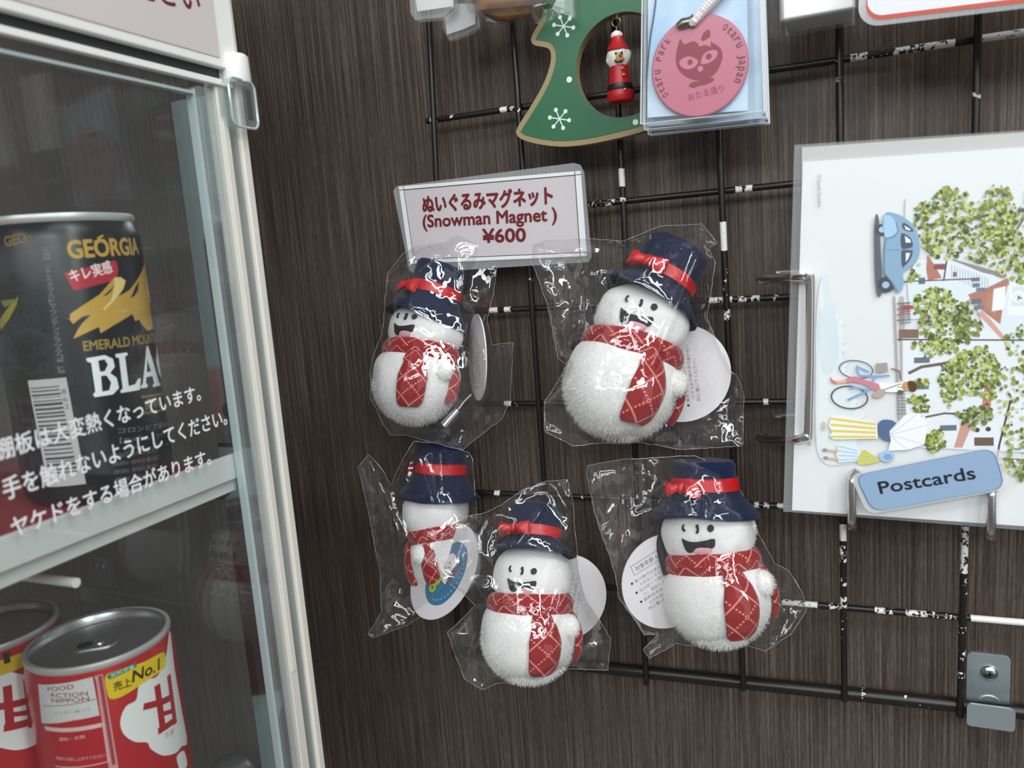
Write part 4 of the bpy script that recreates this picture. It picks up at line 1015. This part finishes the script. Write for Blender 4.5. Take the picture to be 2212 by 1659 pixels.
def rot3(yaw, pitch, roll):
    return np.array(Matrix.Rotation(roll, 3, 'Y') @ Matrix.Rotation(pitch, 3, 'X') @ Matrix.Rotation(yaw, 3, 'Z'))
SNOW = []
def snowman(label, bpx, by, yaw, pitch, roll, s=1.0, face=True, hat_tilt=(0, 0), tail=10.0, headshift=(0, 0), bodyr=(22.5, 20.5, 21), headr=(18.5, 17, 15), strap=None, tails=2, droop=2.0, hatoff=(0, 0), crown=.92):
    """local frame: x to the viewer's right, y away from the viewer, z up; turned by yaw (about its own axis), pitch and roll"""
    C0 = at_y(bpx, by)
    RR = rot3(math.radians(yaw), math.radians(pitch), math.radians(roll))
    Bc = np.stack([CR, -CB, CU], axis=1)
    def tf(p): return C0+Bc@(RR@(np.array(p)*s))
    t = thing('plush_snowman', C0, label, 'plush snowman', 'bagged plush snowman magnets')
    seed = len(SNOW)*3.1
    hz = 28.2; hx, hy = headshift
    def fuzz(mb, c, r, n, L=1.9):
        vs, fs = [], []
        for i in range(n):
            z_ = rnd(-1, 1); a = rnd(0, 2*math.pi); q = math.sqrt(1-z_*z_); dd = np.array([q*math.cos(a), q*math.sin(a), z_])
            p = np.array(c)+dd*np.array(r)*.985; nn = dd/np.array(r); nn /= np.linalg.norm(nn)
            tv = np.cross(nn, [rnd(-1, 1), rnd(-1, 1), rnd(-1, 1)]); tv /= np.linalg.norm(tv)+1e-9
            e = nn*rnd(.5, 1)*L+tv*rnd(-.9, .9)*L+np.array([0, 0, -.35*L]); wv_ = np.cross(nn, e); wv_ = wv_/(np.linalg.norm(wv_)+1e-9)*.13
            k = len(vs); vs += [p-wv_, p+wv_, p+e]; fs.append((k, k+1, k+2))
        mb.add(vs, fs)
    mb = MB(); mb.ellipsoid((0, 0, 0), bodyr, 56, 36, .96, .035, seed, .16); fuzz(mb, (0, 0, 0), bodyr, 8000); mb.build('body', Mpl, t, tf=tf)
    for sx in (-1, 1):
        mb = MB(); c = (bodyr[0]*.93, -5.5, 7.0) if sx > 0 else (-bodyr[0]*.70, 12.5, 7.0); mb.ellipsoid(c, (5.2, 5.2, 5.6), 24, 16, 1, .05, seed+sx); fuzz(mb, c, (5.2, 5.2, 5.6), 500, 1.3); mb.build('arm', Mpl, t, tf=tf)
    hc0 = (hx, hy, hz); SQ = .86
    mb = MB(); mb.ellipsoid(hc0, headr, 56, 36, SQ, .03, seed+5); fuzz(mb, hc0, headr, 5200, 1.5); head = mb.build('head', Mpl, t, tf=tf)
    def on_head(x, z, h=.5):
        u = min(.98, abs(x/headr[0])); w_ = min(.98, abs(z/headr[2])); e = 2/SQ
        yy = (max(0.02, 1-u**e-w_**e))**(1/e); return (hc0[0]+x, hc0[1]-headr[1]*yy-h, hc0[2]+z)
    def patch(name, pts, M, h=.75, th=.5):
        pts = [(x*1.16, z*1.12+1.5) for x, z in pts]; mb = MB(); c = np.mean(np.array(pts), axis=0)
        ring_ = [[on_head(c[0]+(x-c[0])*k, c[1]+(z-c[1])*k, h-(.25 if k == 1 else 0)) for x, z in pts] for k in (1, .66, .33)]
        n = len(pts); vs = [p for r in ring_ for p in r]+[on_head(c[0], c[1], h)]
        fs = [(i*n+j, i*n+(j+1) % n, (i+1)*n+(j+1) % n, (i+1)*n+j) for i in range(2) for j in range(n)]+[(2*n+j, 2*n+(j+1) % n, 3*n) for j in range(n)]
        back = [on_head(x, z, -.6) for x, z in pts]; k = len(vs); vs += back; fs += [(j, (j+1) % n, k+(j+1) % n, k+j) for j in range(n)]
        mb.add(vs, fs); return mb.build(name, M, head, tf=tf)
    if face:
        ring8 = lambda c, rx, rz: [(c[0]+rx*math.cos(i*math.pi/5), c[1]+rz*math.sin(i*math.pi/5)) for i in range(10)]
        patch('eye', ring8((4.6, 2.4), 1.15, 1.3), Mblk, 1.0)
        patch('eye', smooth_closed([(-5.6, 4.0), (-4.9, 4.2), (-5.2, 3.0), (-4.5, 1.9), (-5.2, 1.7), (-5.9, 2.6)], 3), Mblk, 1.0)
        patch('nose', smooth_closed([(-.7, 3.6), (.2, 4.0), (.5, 2.2), (.1, .9), (-.7, 1.0), (-.3, 2.4)], 3), Mblk, 1.0)
        patch('mouth', smooth_closed([(-6.2, -.9), (-5.2, -1.7), (-2, -2.3), (2, -2.0), (5.0, -1.4), (5.7, -2.2), (5.2, -4.3), (4.0, -4.9), (2, -4.4), (-.5, -4.5), (-2, -5.3), (-3.2, -6.3), (-4.6, -6.2), (-5.6, -4.4)], 3), Mblk, .95)
        patch('tongue', smooth_closed([(-2.4, -5.6), (-1, -4.6), (2, -4.6), (4.0, -5.1), (3.2, -6.7), (.6, -7.3), (-1.5, -6.9)], 3), Mpk, 1.0)
    # hat
    tx, ty = math.radians(hat_tilt[0]), math.radians(hat_tilt[1])
    HR = np.array(Matrix.Rotation(tx, 3, 'X') @ Matrix.Rotation(ty, 3, 'Y')); hb = np.array([hx+hatoff[0], hy+1+hatoff[1], hz+headr[2]-2.4+droop*.42])
    cr_ = headr[0]*.70
    br = headr[0]*1.15
    def tfh(p):
        p = np.array(p, float); r = math.hypot(p[0], p[1])
        if r > cr_+.5: p[2] -= droop*(r-cr_)/(br-cr_)*(.75+.5*abs(p[0])/br)
        p[2] += .5*noise.noise(Vector((p[0]*.12+seed, p[1]*.12, p[2]*.1))); p[0] += .7*noise.noise(Vector((p[2]*.1, seed, p[1]*.1)))
        return tf(hb+HR@p)
    mb = MB()
    mb.lathe([(.01, 24.5*crown), (cr_*.7, 24.6*crown), (cr_*.93, 24.5*crown-.5), (cr_*1.01, 24.5*crown-2.2), (cr_*1.0, 13), (cr_*1.01, 6.0), (cr_*1.06, 4.2), (cr_*1.20, 2.2), (br*.93, .2), (br, -.9), (br+.1, -1.7), (br-.9, -2.0), (cr_*1.15, .4), (cr_*.95, .8), (.01, 1.0)], 64)
    hat = mb.build('hat', Mnv, t, tf=tfh)
    mb = MB(); mb.lathe([(cr_*1.0, 5.4), (cr_*1.07, 5.8), (cr_*1.06, 8.0), (cr_*1.05, 10.4), (cr_*.99, 10.8)], 64); mb.build('hat_band', Mrib, hat, tf=tfh)
    ba = math.radians(-112); bx_, by_ = cr_*1.1*math.cos(ba), cr_*1.1*math.sin(ba)
    def bow(p): # p: x along the band, y outward, z up
        return tfh((bx_-p[0]*math.sin(ba)*1.0+p[1]*math.cos(ba), by_+p[0]*math.cos(ba)+p[1]*math.sin(ba), 8.2+p[2]))
    mb = MB()
    for sx in (-1, 1):
        R_ = []
        for i in range(9):
            f_ = i/8; R_.append((sx*(.6+f_*8.2), .9+1.9*math.sin(f_*math.pi), 1.2+2.9*f_-.5*f_*f_, 1.0+1.3*math.sin(f_*math.pi*.9)))
        vs = []; n = 12
        for (x, y_, hz_, th_) in R_:
            for k in range(n): a = 2*math.pi*k/n; vs.append((x, y_+th_*.8*math.cos(a), hz_*math.sin(a)))
        fs = [(i*n+k, i*n+(k+1) % n, (i+1)*n+(k+1) % n, (i+1)*n+k) for i in range(8) for k in range(n)]+[tuple(range(8*n, 9*n))]
        mb.add(vs, fs)
    mb.ellipsoid((0, 1.6, 0), (1.7, 1.7, 2.4), 16, 12)
    mb.build('bow', Mrib, hat, tf=bow)
    # scarf: a wrap round the neck with one hanging end in front and another at the side
    def torus_rows(R1, R2, zc, hh_, th_):
        rows_, uvs = [], []; n = 72; m_ = 16
        for i in range(n+1):
            a = 2*math.pi*i/n; r_, u_ = [], []
            sag = 2.6*math.cos(a+math.radians(60))
            for j in range(m_+1):
                q = 2*math.pi*j/m_; rr = 1+.05*noise.noise(Vector((a*2, q, seed)))
                r_.append((hx*.4+(R1+th_*math.cos(q)*rr)*math.cos(a), hy*.4+(R2+th_*math.cos(q)*rr)*math.sin(a), zc+sag*.5+hh_*math.sin(q)*rr)); u_.append((a*R1/19, q*hh_/19+.2))
            rows_.append(r_); uvs.append(u_)
        return rows_, uvs
    rows_, uvs = torus_rows(bodyr[0]*.78, bodyr[1]*.78, 15.6, 5.4, 3.4)
    scarf = grid_mesh('scarf', rows_, Msc, t, tf, uvs)
    def tailmesh(a0, w0, L, z0, name='scarf_end'):
        rows_, uvs = [], []; nL, nW = 22, 12
        outline = []
        for side in (0, 1):
            for i in range(nL+1):
                f_ = i/nL; z = z0-f_*L; r_, u_ = [], []
                wd = w0*(.62+.38*min(1, f_*2.2))*(1 if f_ < .9 else 1-.25*((f_-.9)/.1)**2)
                for j in range(nW+1):
                    g_ = j/nW-.5; a = a0+g_*wd/bodyr[0]
                    rz = math.sqrt(max(.06, 1-(z/(bodyr[2]+1))**2)); base_r = 1.03 if z < 12 else 1.03+.0*z
                    off = 2.2+1.6*(1-(2*g_)**2)*side-(.9 if not side else 0)
                    rx_, ry_ = bodyr[0]*rz+off, bodyr[1]*rz+off
                    r_.append((rx_*math.cos(a), ry_*math.sin(a)-(1.5 if f_ < .2 else 0), z+.9*g_*f_)); u_.append((g_*wd/19+.5, f_*L/19))
                rows_.append(r_); uvs.append(u_)
        n = nL+1; m_ = nW+1
        mb = MB(); vs = [p for r in rows_ for p in r]; fs = []
        for sd in (0, 1):
            for i in range(nL):
                for j in range(nW): k = sd*n*m_+i*m_+j; fs.append((k, k+1, k+m_+1, k+m_))
        for i in range(nL):
            for j in (0, nW): k = i*m_+j; fs.append((k, k+m_, k+m_+n*m_, k+n*m_))
        for j in range(nW):
            for i in (0, nL): k = i*m_+j; fs.append((k, k+1, k+1+n*m_, k+n*m_))
        me = bpy.data.meshes.new(name); me.from_pydata([P(tf(p)) for p in vs], [], fs); me.update()
        ul = me.uv_layers.new(name='UVMap'); flat = [q for r in uvs for q in r]
        for l in me.loops: ul.data[l.index].uv = flat[l.vertex_index]
        bm = bmesh.new(); bm.from_mesh(me); bmesh.ops.recalc_face_normals(bm, faces=bm.faces); bm.to_mesh(me); bm.free()
        return link_mesh(name, me, Msc, scarf, True)
    tailmesh(math.radians(-90+tail*2.6), 14.5, 29, 15)
    if tails > 1: tailmesh(math.radians(-90+tail*2.6+62), 9, 22, 13)
    if strap:
        mb = MB(); mb.tube(smooth_open([np.array(q) for q in strap], 6), 2.0, 12); mb.build('elastic_strap', Mblk, t, tf=tf)
    SNOW.append(t)
    return t, tf, C0, Bc, RR, s

def plush_bvh(things):
    vs, fs = [], []
    for o in things:
        for c in [o]+list(o.children_recursive):
            if c.type == 'MESH':
                k = len(vs); off = base_of(c); vs += [v.co+off for v in c.data.vertices]; fs += [tuple(i+k for i in p.vertices) for p in c.data.polygons]
    return BVHTree.FromPolygons(vs, fs)
def tagdisc(par, px, depth, tilt, rad, front, prints, label=None):
    """round card tag; tilt = (direction of the hinge line, lean about it, spin of the print) seen from the camera"""
    c = at_t(px, depth)
    Bc = np.stack([CR, CU, CB], axis=1)
    R_ = np.array(Matrix.Rotation(math.radians(tilt[0]), 3, 'Z') @ Matrix.Rotation(math.radians(tilt[1]), 3, 'X') @ Matrix.Rotation(math.radians(tilt[2]-tilt[0]), 3, 'Z'))
    B2 = Bc@R_; pl_ = Plane(c, B2[:, 0], B2[:, 1])
    ab = [(rad*math.cos(2*math.pi*i/64), rad*math.sin(2*math.pi*i/64)) for i in range(64)]
    o = sheet('hang_tag', ab, pl_, -.3, .3, Mtag, par)
    d = Decal(pl_); d.h = .34; prints(d, front); d.build('tag_print', PRINT, o)
    return o
def small_print(d, side):
    g_ = '#6c696c'
    d.h = .34
    d.text('対象年齢 6歳以上', (-11, 12.2), (9, 12.2), 2.3, '#55525a')
    for a_, b2 in (((-12.5, 15.6), (10.5, 15.6)), ((-12.5, 11), (10.5, 11)), ((-12.5, 11), (-12.5, 15.6)), ((10.5, 11), (10.5, 15.6))): d.line([a_, b2], .22, '#55525a')
    L = ('食べ物ではありません。口に', '入れないでください。', '火の近くで使わないでくださ', 'い。磁石に注意してください', '直射日光をさけてください。', '小さなお子様の手の届かない', '所に置いてください。')
    for i, s in enumerate(L): d.text(s, (-14 if i % 2 == 0 else -12.5, 7.5-i*2.5), (13 if len(s) > 11 else 6, 7.5-i*2.5), 1.55, g_)
    for i in (0, 2, 4): d.disc((-15.5, 8.2-i*2.5), .6, '#2c2a2c')
def blue_print(d, side):
    d.ppx  # the printed front of the tag
    d.poly(smooth_closed([(-17, -6), (-12, -15), (-2, -18.5), (9, -16), (17, -8), (16, 3), (9, 7), (0, 9), (-9, 8), (-15, 3)], 5), '#3f7898'); d.up()
    d.poly(smooth_closed([(-4, -8), (3, -10), (9, -6), (10, 1), (4, 4), (-2, 2)], 5), '#ece6e4')
    d.disc((3, -9), 6.5, '#5b4a52', ry=2.2); d.up()
    for p in ((2, -1), (5.5, -1.5), (3.5, -3.5)): d.disc(p, .5, '#2b3a4a')
    d.text('oL', (-12.5, -3), (-3.5, -3), 7.5, '#b9c526', .05)
    arc_ = '••••••••'
    for i in range(16):
        a = math.radians(-165+i*10); d.disc((14.8*math.cos(a), -3+13*math.sin(a)), .45, '#a8c7d8')

def bag(par, outline, tmid, solids, seed=0, creases=(), bulge=4.0, amp=1.6, crumple=2.6, hot=()):
    """clear pouch: front and back sheets meeting along the outline, wrinkled, wrapped round what is inside"""
    rg = random.Random(seed); bv = plush_bvh(solids)
    n = len(outline); dense = []
    for i in range(n):
        a, c = np.array(outline[i], float), np.array(outline[(i+1) % n], float); k = max(1, int(np.linalg.norm(c-a)/9))
        for j in range(k): dense.append(a+(c-a)*j/k+np.array([rg.uniform(-1, 1), rg.uniform(-1, 1)]))
    pts = [Vector(p) for p in dense]; ne = len(pts)
    xs = [p.x for p in pts]; ys = [p.y for p in pts]; st = 6.0
    y = min(ys)+st/2; r_ = 0
    poly = [(p.x, p.y) for p in pts]
    while y < max(ys):
        x = min(xs)+(r_ % 2)*st/2
        while x < max(xs):
            q = (x+rg.uniform(-1.4, 1.4), y+rg.uniform(-1.4, 1.4))
            if inpoly(q, poly) and min((q[0]-p[0])**2+(q[1]-p[1])**2 for p in poly) > 16: pts.append(Vector(q))
            x += st
        y += st*.87; r_ += 1
    V, E_, Fc, *_ = delaunay_2d_cdt(pts, [(i, (i+1) % ne) for i in range(ne)], [list(range(ne))], 1, 1e-4)
    N = len(V); edge = np.zeros(N, bool); arr = np.array([(v.x, v.y) for v in V]); pe = np.array(poly)
    ds = np.array([np.min(np.hypot(pe[:, 0]-p[0], pe[:, 1]-p[1])) for p in arr]); edge = ds < 1.5
    tf_ = np.full(N, np.nan); tb_ = np.full(N, np.nan); cw = P(CAM)
    for i, (u, v) in enumerate(arr):
        near, far = [], []
        for du, dv in ((0, 0), (9, 0), (-9, 0), (0, 9), (0, -9)):
            d_ = ray(u+du, v+dv); L = np.linalg.norm(d_); dv_ = Vector(d_/L)
            h = bv.ray_cast(cw, dv_)
            if h[0] is not None:
                near.append(h[3]/MM/L); o_ = cw+dv_*1.2; hb_ = bv.ray_cast(o_, -dv_)
                if hb_[0] is not None: far.append((1.2-hb_[3])/MM/L)
        if near: tf_[i] = min(near)-1.2
        if far: tb_[i] = max(far)+1.0
    nb = [[] for _ in range(N)]
    for a, c in E_: nb[a].append(c); nb[c].append(a)
    lift = np.minimum(ds/60, 1)
    def relax(lim, sgn):
        lim_ok = ~np.isnan(lim); t_ = tmid+sgn*bulge*np.sqrt(lift)
        cap = np.where(lim_ok, lim, tmid)
        for it in range(90):
            av = np.array([np.mean(t_[nb[i]]) if nb[i] else t_[i] for i in range(N)])
            t_ = np.where(edge, tmid, av)
            t_ = np.where(lim_ok & ~edge, (np.minimum if sgn < 0 else np.maximum)(t_, cap), t_)
        for it in range(7):
            av = np.array([np.mean(t_[nb[i]]) if nb[i] else t_[i] for i in range(N)]); t_ = np.where(edge, tmid, av)
        return np.where(edge, t_, t_+sgn*.7)
    tF = relax(tf_, -1); tB = relax(tb_, +1)
    # crumpled facets: sparse random heights, straight in between
    sp_ = []
    for k in range(5000):
        q = (rg.uniform(min(xs)-40, max(xs)+40), rg.uniform(min(ys)-40, max(ys)+40))
        if all((q[0]-r[0])**2+(q[1]-r[1])**2 > 40**2 for r in sp_): sp_.append(q)
    sh_ = [rg.uniform(-1, 1) for _ in sp_]
    tri_ = delaunay_2d_cdt([Vector(q) for q in sp_], [], [], 0, 1e-4)[2]
    spa = np.array(sp_); fac = np.zeros(N)
    for (a, c, e) in tri_:
        A_, B_, C_ = spa[a], spa[c], spa[e]; M_2 = np.array([B_-A_, C_-A_]).T
        try: iv = np.linalg.inv(M_2)
        except np.linalg.LinAlgError: continue
        uv_ = (arr-A_)@iv.T; ok = (uv_[:, 0] >= -1e-6) & (uv_[:, 1] >= -1e-6) & (uv_.sum(1) <= 1+1e-6)
        fac[ok] = sh_[a]+uv_[ok, 0]*(sh_[c]-sh_[a])+uv_[ok, 1]*(sh_[e]-sh_[a])
    taut = np.where(np.isnan(tf_), 1.25, .17)
    for (c0, rad_, k_2) in hot: taut = taut*(1+(k_2-1)*np.exp(-((arr[:, 0]-c0[0])**2+(arr[:, 1]-c0[1])**2)/rad_**2))
    for it in range(4): taut = np.array([np.mean(taut[nb[i]]) if nb[i] else taut[i] for i in range(N)])
    def ridged(p, sc, o): return 1-2*abs(noise.noise(Vector((p[0]/sc+o, p[1]/sc*.8, seed*7.7+o))))
    out = []; Bk = []; disp = np.zeros(N)
    for i, p in enumerate(arr):
        e_ = min(1, ds[i]/14)
        w1 = ridged(p, 70, 0)*1.0+ridged((p[0]*.8+p[1]*.5, p[1]*.9-p[0]*.5), 34, 3)*.30
        cr = 0
        for (c0, c1, hgt, wd) in creases:
            a, c = np.array(c0, float), np.array(c1, float); ab_ = c-a; t = np.clip((p-a)@ab_/(ab_@ab_), 0, 1); dd = np.linalg.norm(p-a-ab_*t)
            cr += hgt*max(0, 1-dd/wd)
        disp[i] = taut[i]*(amp*.8*max(w1, -.1)+crumple*max(fac[i], -.6))*e_+cr*e_
    for it in range(2): disp = np.array([.5*disp[i]+.5*np.mean(disp[nb[i]]) if nb[i] else disp[i] for i in range(N)])
    for i, p in enumerate(arr):
        e_ = min(1, ds[i]/14)
        f_ = tF[i]-disp[i]; bq_ = tB[i]+amp*.6*max(0, ridged(p, 40, 20))*e_
        if edge[i]:
            j_ = 1.4*noise.noise(Vector((p[0]/30, p[1]/30, seed))); f_ = tmid+j_-.15; bq_ = tmid+j_+.15
        def wallsafe(t):
            d_ = ray(*p); lim = (-3.6-CAM[1])/d_[1]; return min(t, lim)
        out.append(at_t(p, wallsafe(f_))); Bk.append(at_t(p, wallsafe(bq_)))
    mb = MB(); mb.v = [tuple(q) for q in out]+[tuple(q) for q in Bk]
    for f in Fc:
        if len(f) >= 3: mb.f.append(tuple(f)); mb.f.append(tuple(N+i for i in reversed(f)))
    me = bpy.data.meshes.new('clear_bag'); me.from_pydata([P(v) for v in mb.v], [], mb.f); me.update()
    o = link_mesh('clear_bag', me, BAG, par, True)
    sm = MB(); ei = [i for i in range(N) if edge[i]]
    ei.sort(key=lambda i: int(np.argmin(np.hypot(pe[:, 0]-arr[i][0], pe[:, 1]-arr[i][1]))))
    sm.tube([np.array(out[i]) for i in ei], .10, 5, True); sm.build('sealed_edge', SEAM, o)
    return o

# upper left
s1, tf1, C1, *_ = snowman('plush snowman with face turned left, bagged just below the price card\'s left end', (897, 828), -31, -33, -6, 8, .98, hat_tilt=(-2, 9), headshift=(2, 0), tail=12.5, droop=6.5, bodyr=(23.5, 21, 22), headr=(20, 18, 14.5))
t1d = np.linalg.norm(0)+to_px(C1)[2]
tagdisc(s1, (1031, 772), t1d-2, (92, -76, 92), 22.5, False, small_print)
mb = MB(); a_ = at_t((960, 920), t1d-14); b2 = at_t((990, 886), t1d-14); mb.tube([a_, b2], [2.6, 2.2], 12); mb.build('metal_cap', mat('bright_steel'), s1)
mb = MB(); mb.tube(smooth_open([at_t(c, t1d-13) for c in ((990, 884), (1004, 866), (1018, 852))], 5), .35, 6); mb.build('tag_string', mat('pink_string', '#d9b7bb', .7), s1)
B1 = [(838, 590), (871, 548), (900, 530), (960, 524), (985, 500), (1010, 505), (1074, 527), (1074, 575), (1067, 628), (1052, 690), (1062, 745), (1108, 740), (1103, 862), (1085, 905), (1018, 955), (1000, 972), (930, 955), (880, 940), (843, 939), (828, 918), (801, 860), (799, 800), (812, 752), (826, 720), (832, 650)]
bag(s1, B1, t1d-2, [s1], 1, [((1003, 560), (1000, 620), 3, 9), ((1045, 690), (1052, 850), 3, 9), ((1018, 953), (1052, 850), 3, 9), ((960, 525), (985, 585), 2, 8)], amp=1.8, crumple=3.0, hot=[((1040, 880), 50, 2.0), ((990, 540), 50, 1.8)])
# upper right
s2, tf2, C2, *_ = snowman('large plush snowman leaning far right, bagged between the price card and the postcard', (1338, 836), -40, -16, -4, 18, 1.10, hat_tilt=(-2, 12), headshift=(1, -1), tail=13, droop=2.6, hatoff=(1, 0), bodyr=(23.5, 21, 22), headr=(19.5, 17.5, 15),
                          strap=[(-20, 2, 18), (-22.5, 1, 14), (-23, 0, 10)])
t2d = to_px(C2)[2]
tagdisc(s2, (1470, 806), t2d+10, (95, -12, 97), 23, False, small_print)
B2 = [(1148, 528), (1185, 518), (1250, 515), (1348, 520), (1423, 489), (1515, 484), (1550, 525), (1530, 536), (1546, 567), (1527, 688), (1552, 745), (1580, 802), (1592, 811), (1607, 850), (1605, 958), (1598, 964), (1471, 971), (1380, 955), (1283, 958), (1240, 964), (1177, 932), (1175, 870), (1195, 841), (1224, 789), (1205, 772), (1182, 655), (1149, 564)]
bag(s2, B2, t2d+2, [s2], 2, [((1508, 555), (1406, 795), 5, 11), ((1165, 540), (1262, 556), 5, 10), ((1262, 556), (1248, 700), 6, 14), ((1425, 500), (1390, 590), 3, 9), ((1190, 930), (1250, 960), 3, 10), ((1250, 600), (1275, 560), 4, 9)], amp=2.0, crumple=3.2, hot=[((1255, 620), 70, 2.0), ((1490, 800), 60, 1.6), ((1215, 900), 50, 1.4)])
# lower left, turned away
s3, tf3, C3, *_ = snowman('plush snowman with face turned away, blue-printed round tag in front, in the lower left bag', (962, 1212), -23, -105, -8, -12, .98, face=True, hat_tilt=(-16, 0), tail=10, droop=7, hatoff=(0, 5), bodyr=(20, 19, 20), headr=(20, 18, 15))
t3d = to_px(C3)[2]
tagdisc(s3, (958, 1232), t3d-21, (56, -57, 58), 26, True, blue_print)
B3 = [(796, 981), (773, 1011), (792, 1088), (820, 1235), (824, 1322), (794, 1371), (806, 1378), (880, 1350), (936, 1315), (985, 1277), (1020, 1200), (1030, 1116), (1027, 1077), (1020, 990), (1013, 978), (950, 958), (894, 953), (869, 993), (845, 1049), (824, 1011)]
bag(s3, B3, t3d-4, [s3], 3, [((895, 955), (935, 1090), 4, 9), ((950, 975), (955, 1060), 3, 8), ((800, 990), (860, 1150), 5, 11), ((845, 1050), (872, 995), 3, 8), ((800, 1372), (850, 1260), 3, 10)], amp=1.8, crumple=3.0, hot=[((930, 1010), 60, 2.2), ((990, 1230), 50, 2.2)])
# lower middle, in front
s4, tf4, C4, *_ = snowman('upright plush snowman hanging lowest, its bag overlapping the snowman turned away', (1141, 1376), -59, -17, -8, 1, 1.01, hat_tilt=(-11, 0), droop=.2, crown=.88, headshift=(1.5, 0), tail=13)
t4d = to_px(C4)[2]
tagdisc(s4, (1222, 1290), t4d+14, (90, 14, 80), 21.5, False, small_print)
B4 = [(1226, 1037), (1182, 1039), (1128, 1058), (1084, 1090), (1044, 1109), (1006, 1116), (967, 1144), (915, 1208), (960, 1250), (1009, 1291), (1027, 1308), (1013, 1322), (995, 1340), (967, 1366), (985, 1420), (1002, 1465), (1041, 1490), (1076, 1475), (1160, 1482), (1230, 1445), (1313, 1448), (1319, 1378), (1264, 1291), (1250, 1235), (1244, 1165), (1236, 1077)]
bag(s4, B4, t4d-2, [s4], 4, [((1110, 1185), (1170, 1100), 5, 10), ((1060, 1112), (1105, 1120), 4, 9), ((920, 1208), (1020, 1300), 5, 11), ((1212, 1280), (1190, 1380), 4, 9), ((970, 1150), (1010, 1230), 4, 10), ((1190, 1042), (1225, 1100), 3, 8)], amp=2.0, crumple=3.0, hot=[((1000, 1200), 70, 2.2), ((1140, 1150), 60, 2.6), ((1290, 1400), 40, 1.6)])
# lower right
s5, tf5, C5, *_ = snowman('plush snowman with a white round tag on the left of it, below the large one', (1548, 1290), -36, -26, -4, -6, 1.06, hat_tilt=(0, 5), headshift=(0, -1), tail=14, droop=3.8, crown=.74, headr=(20, 18, 14.5),
                          strap=[(-19, -2, 36), (-21, -6, 31), (-20.5, -7, 24), (-19, -8, 16), (-18, -9, 12)])
t5d = to_px(C5)[2]
tagdisc(s5, (1440, 1255), t5d+6, (80, 14, 28), 22.5, False, small_print)
B5 = [(1345, 991), (1270, 1006), (1267, 1027), (1288, 1121), (1305, 1169), (1330, 1241), (1336, 1290), (1376, 1345), (1391, 1371), (1421, 1371), (1389, 1404), (1403, 1422), (1460, 1390), (1541, 1402), (1602, 1390), (1653, 1406), (1710, 1368), (1743, 1317), (1734, 1281), (1704, 1232), (1674, 1217), (1640, 1157), (1625, 1109), (1590, 1042), (1550, 1005), (1500, 985), (1478, 985), (1427, 988), (1376, 991)]
bag(s5, B5, t5d, [s5], 5, [((1347, 996), (1342, 1200), 5, 11), ((1364, 1010), (1378, 1080), 4, 9), ((1550, 1010), (1562, 1060), 3, 8), ((1522, 1080), (1536, 1290), 4, 10), ((1290, 1170), (1336, 1125), 3, 9), ((1640, 1160), (1680, 1330), 4, 10), ((1400, 1010), (1404, 1030), 4, 10)], amp=2.0, crumple=3.0, hot=[((1340, 1090), 70, 1.9), ((1560, 1090), 50, 2.2), ((1660, 1260), 60, 1.5), ((1440, 1390), 50, 1.5)])
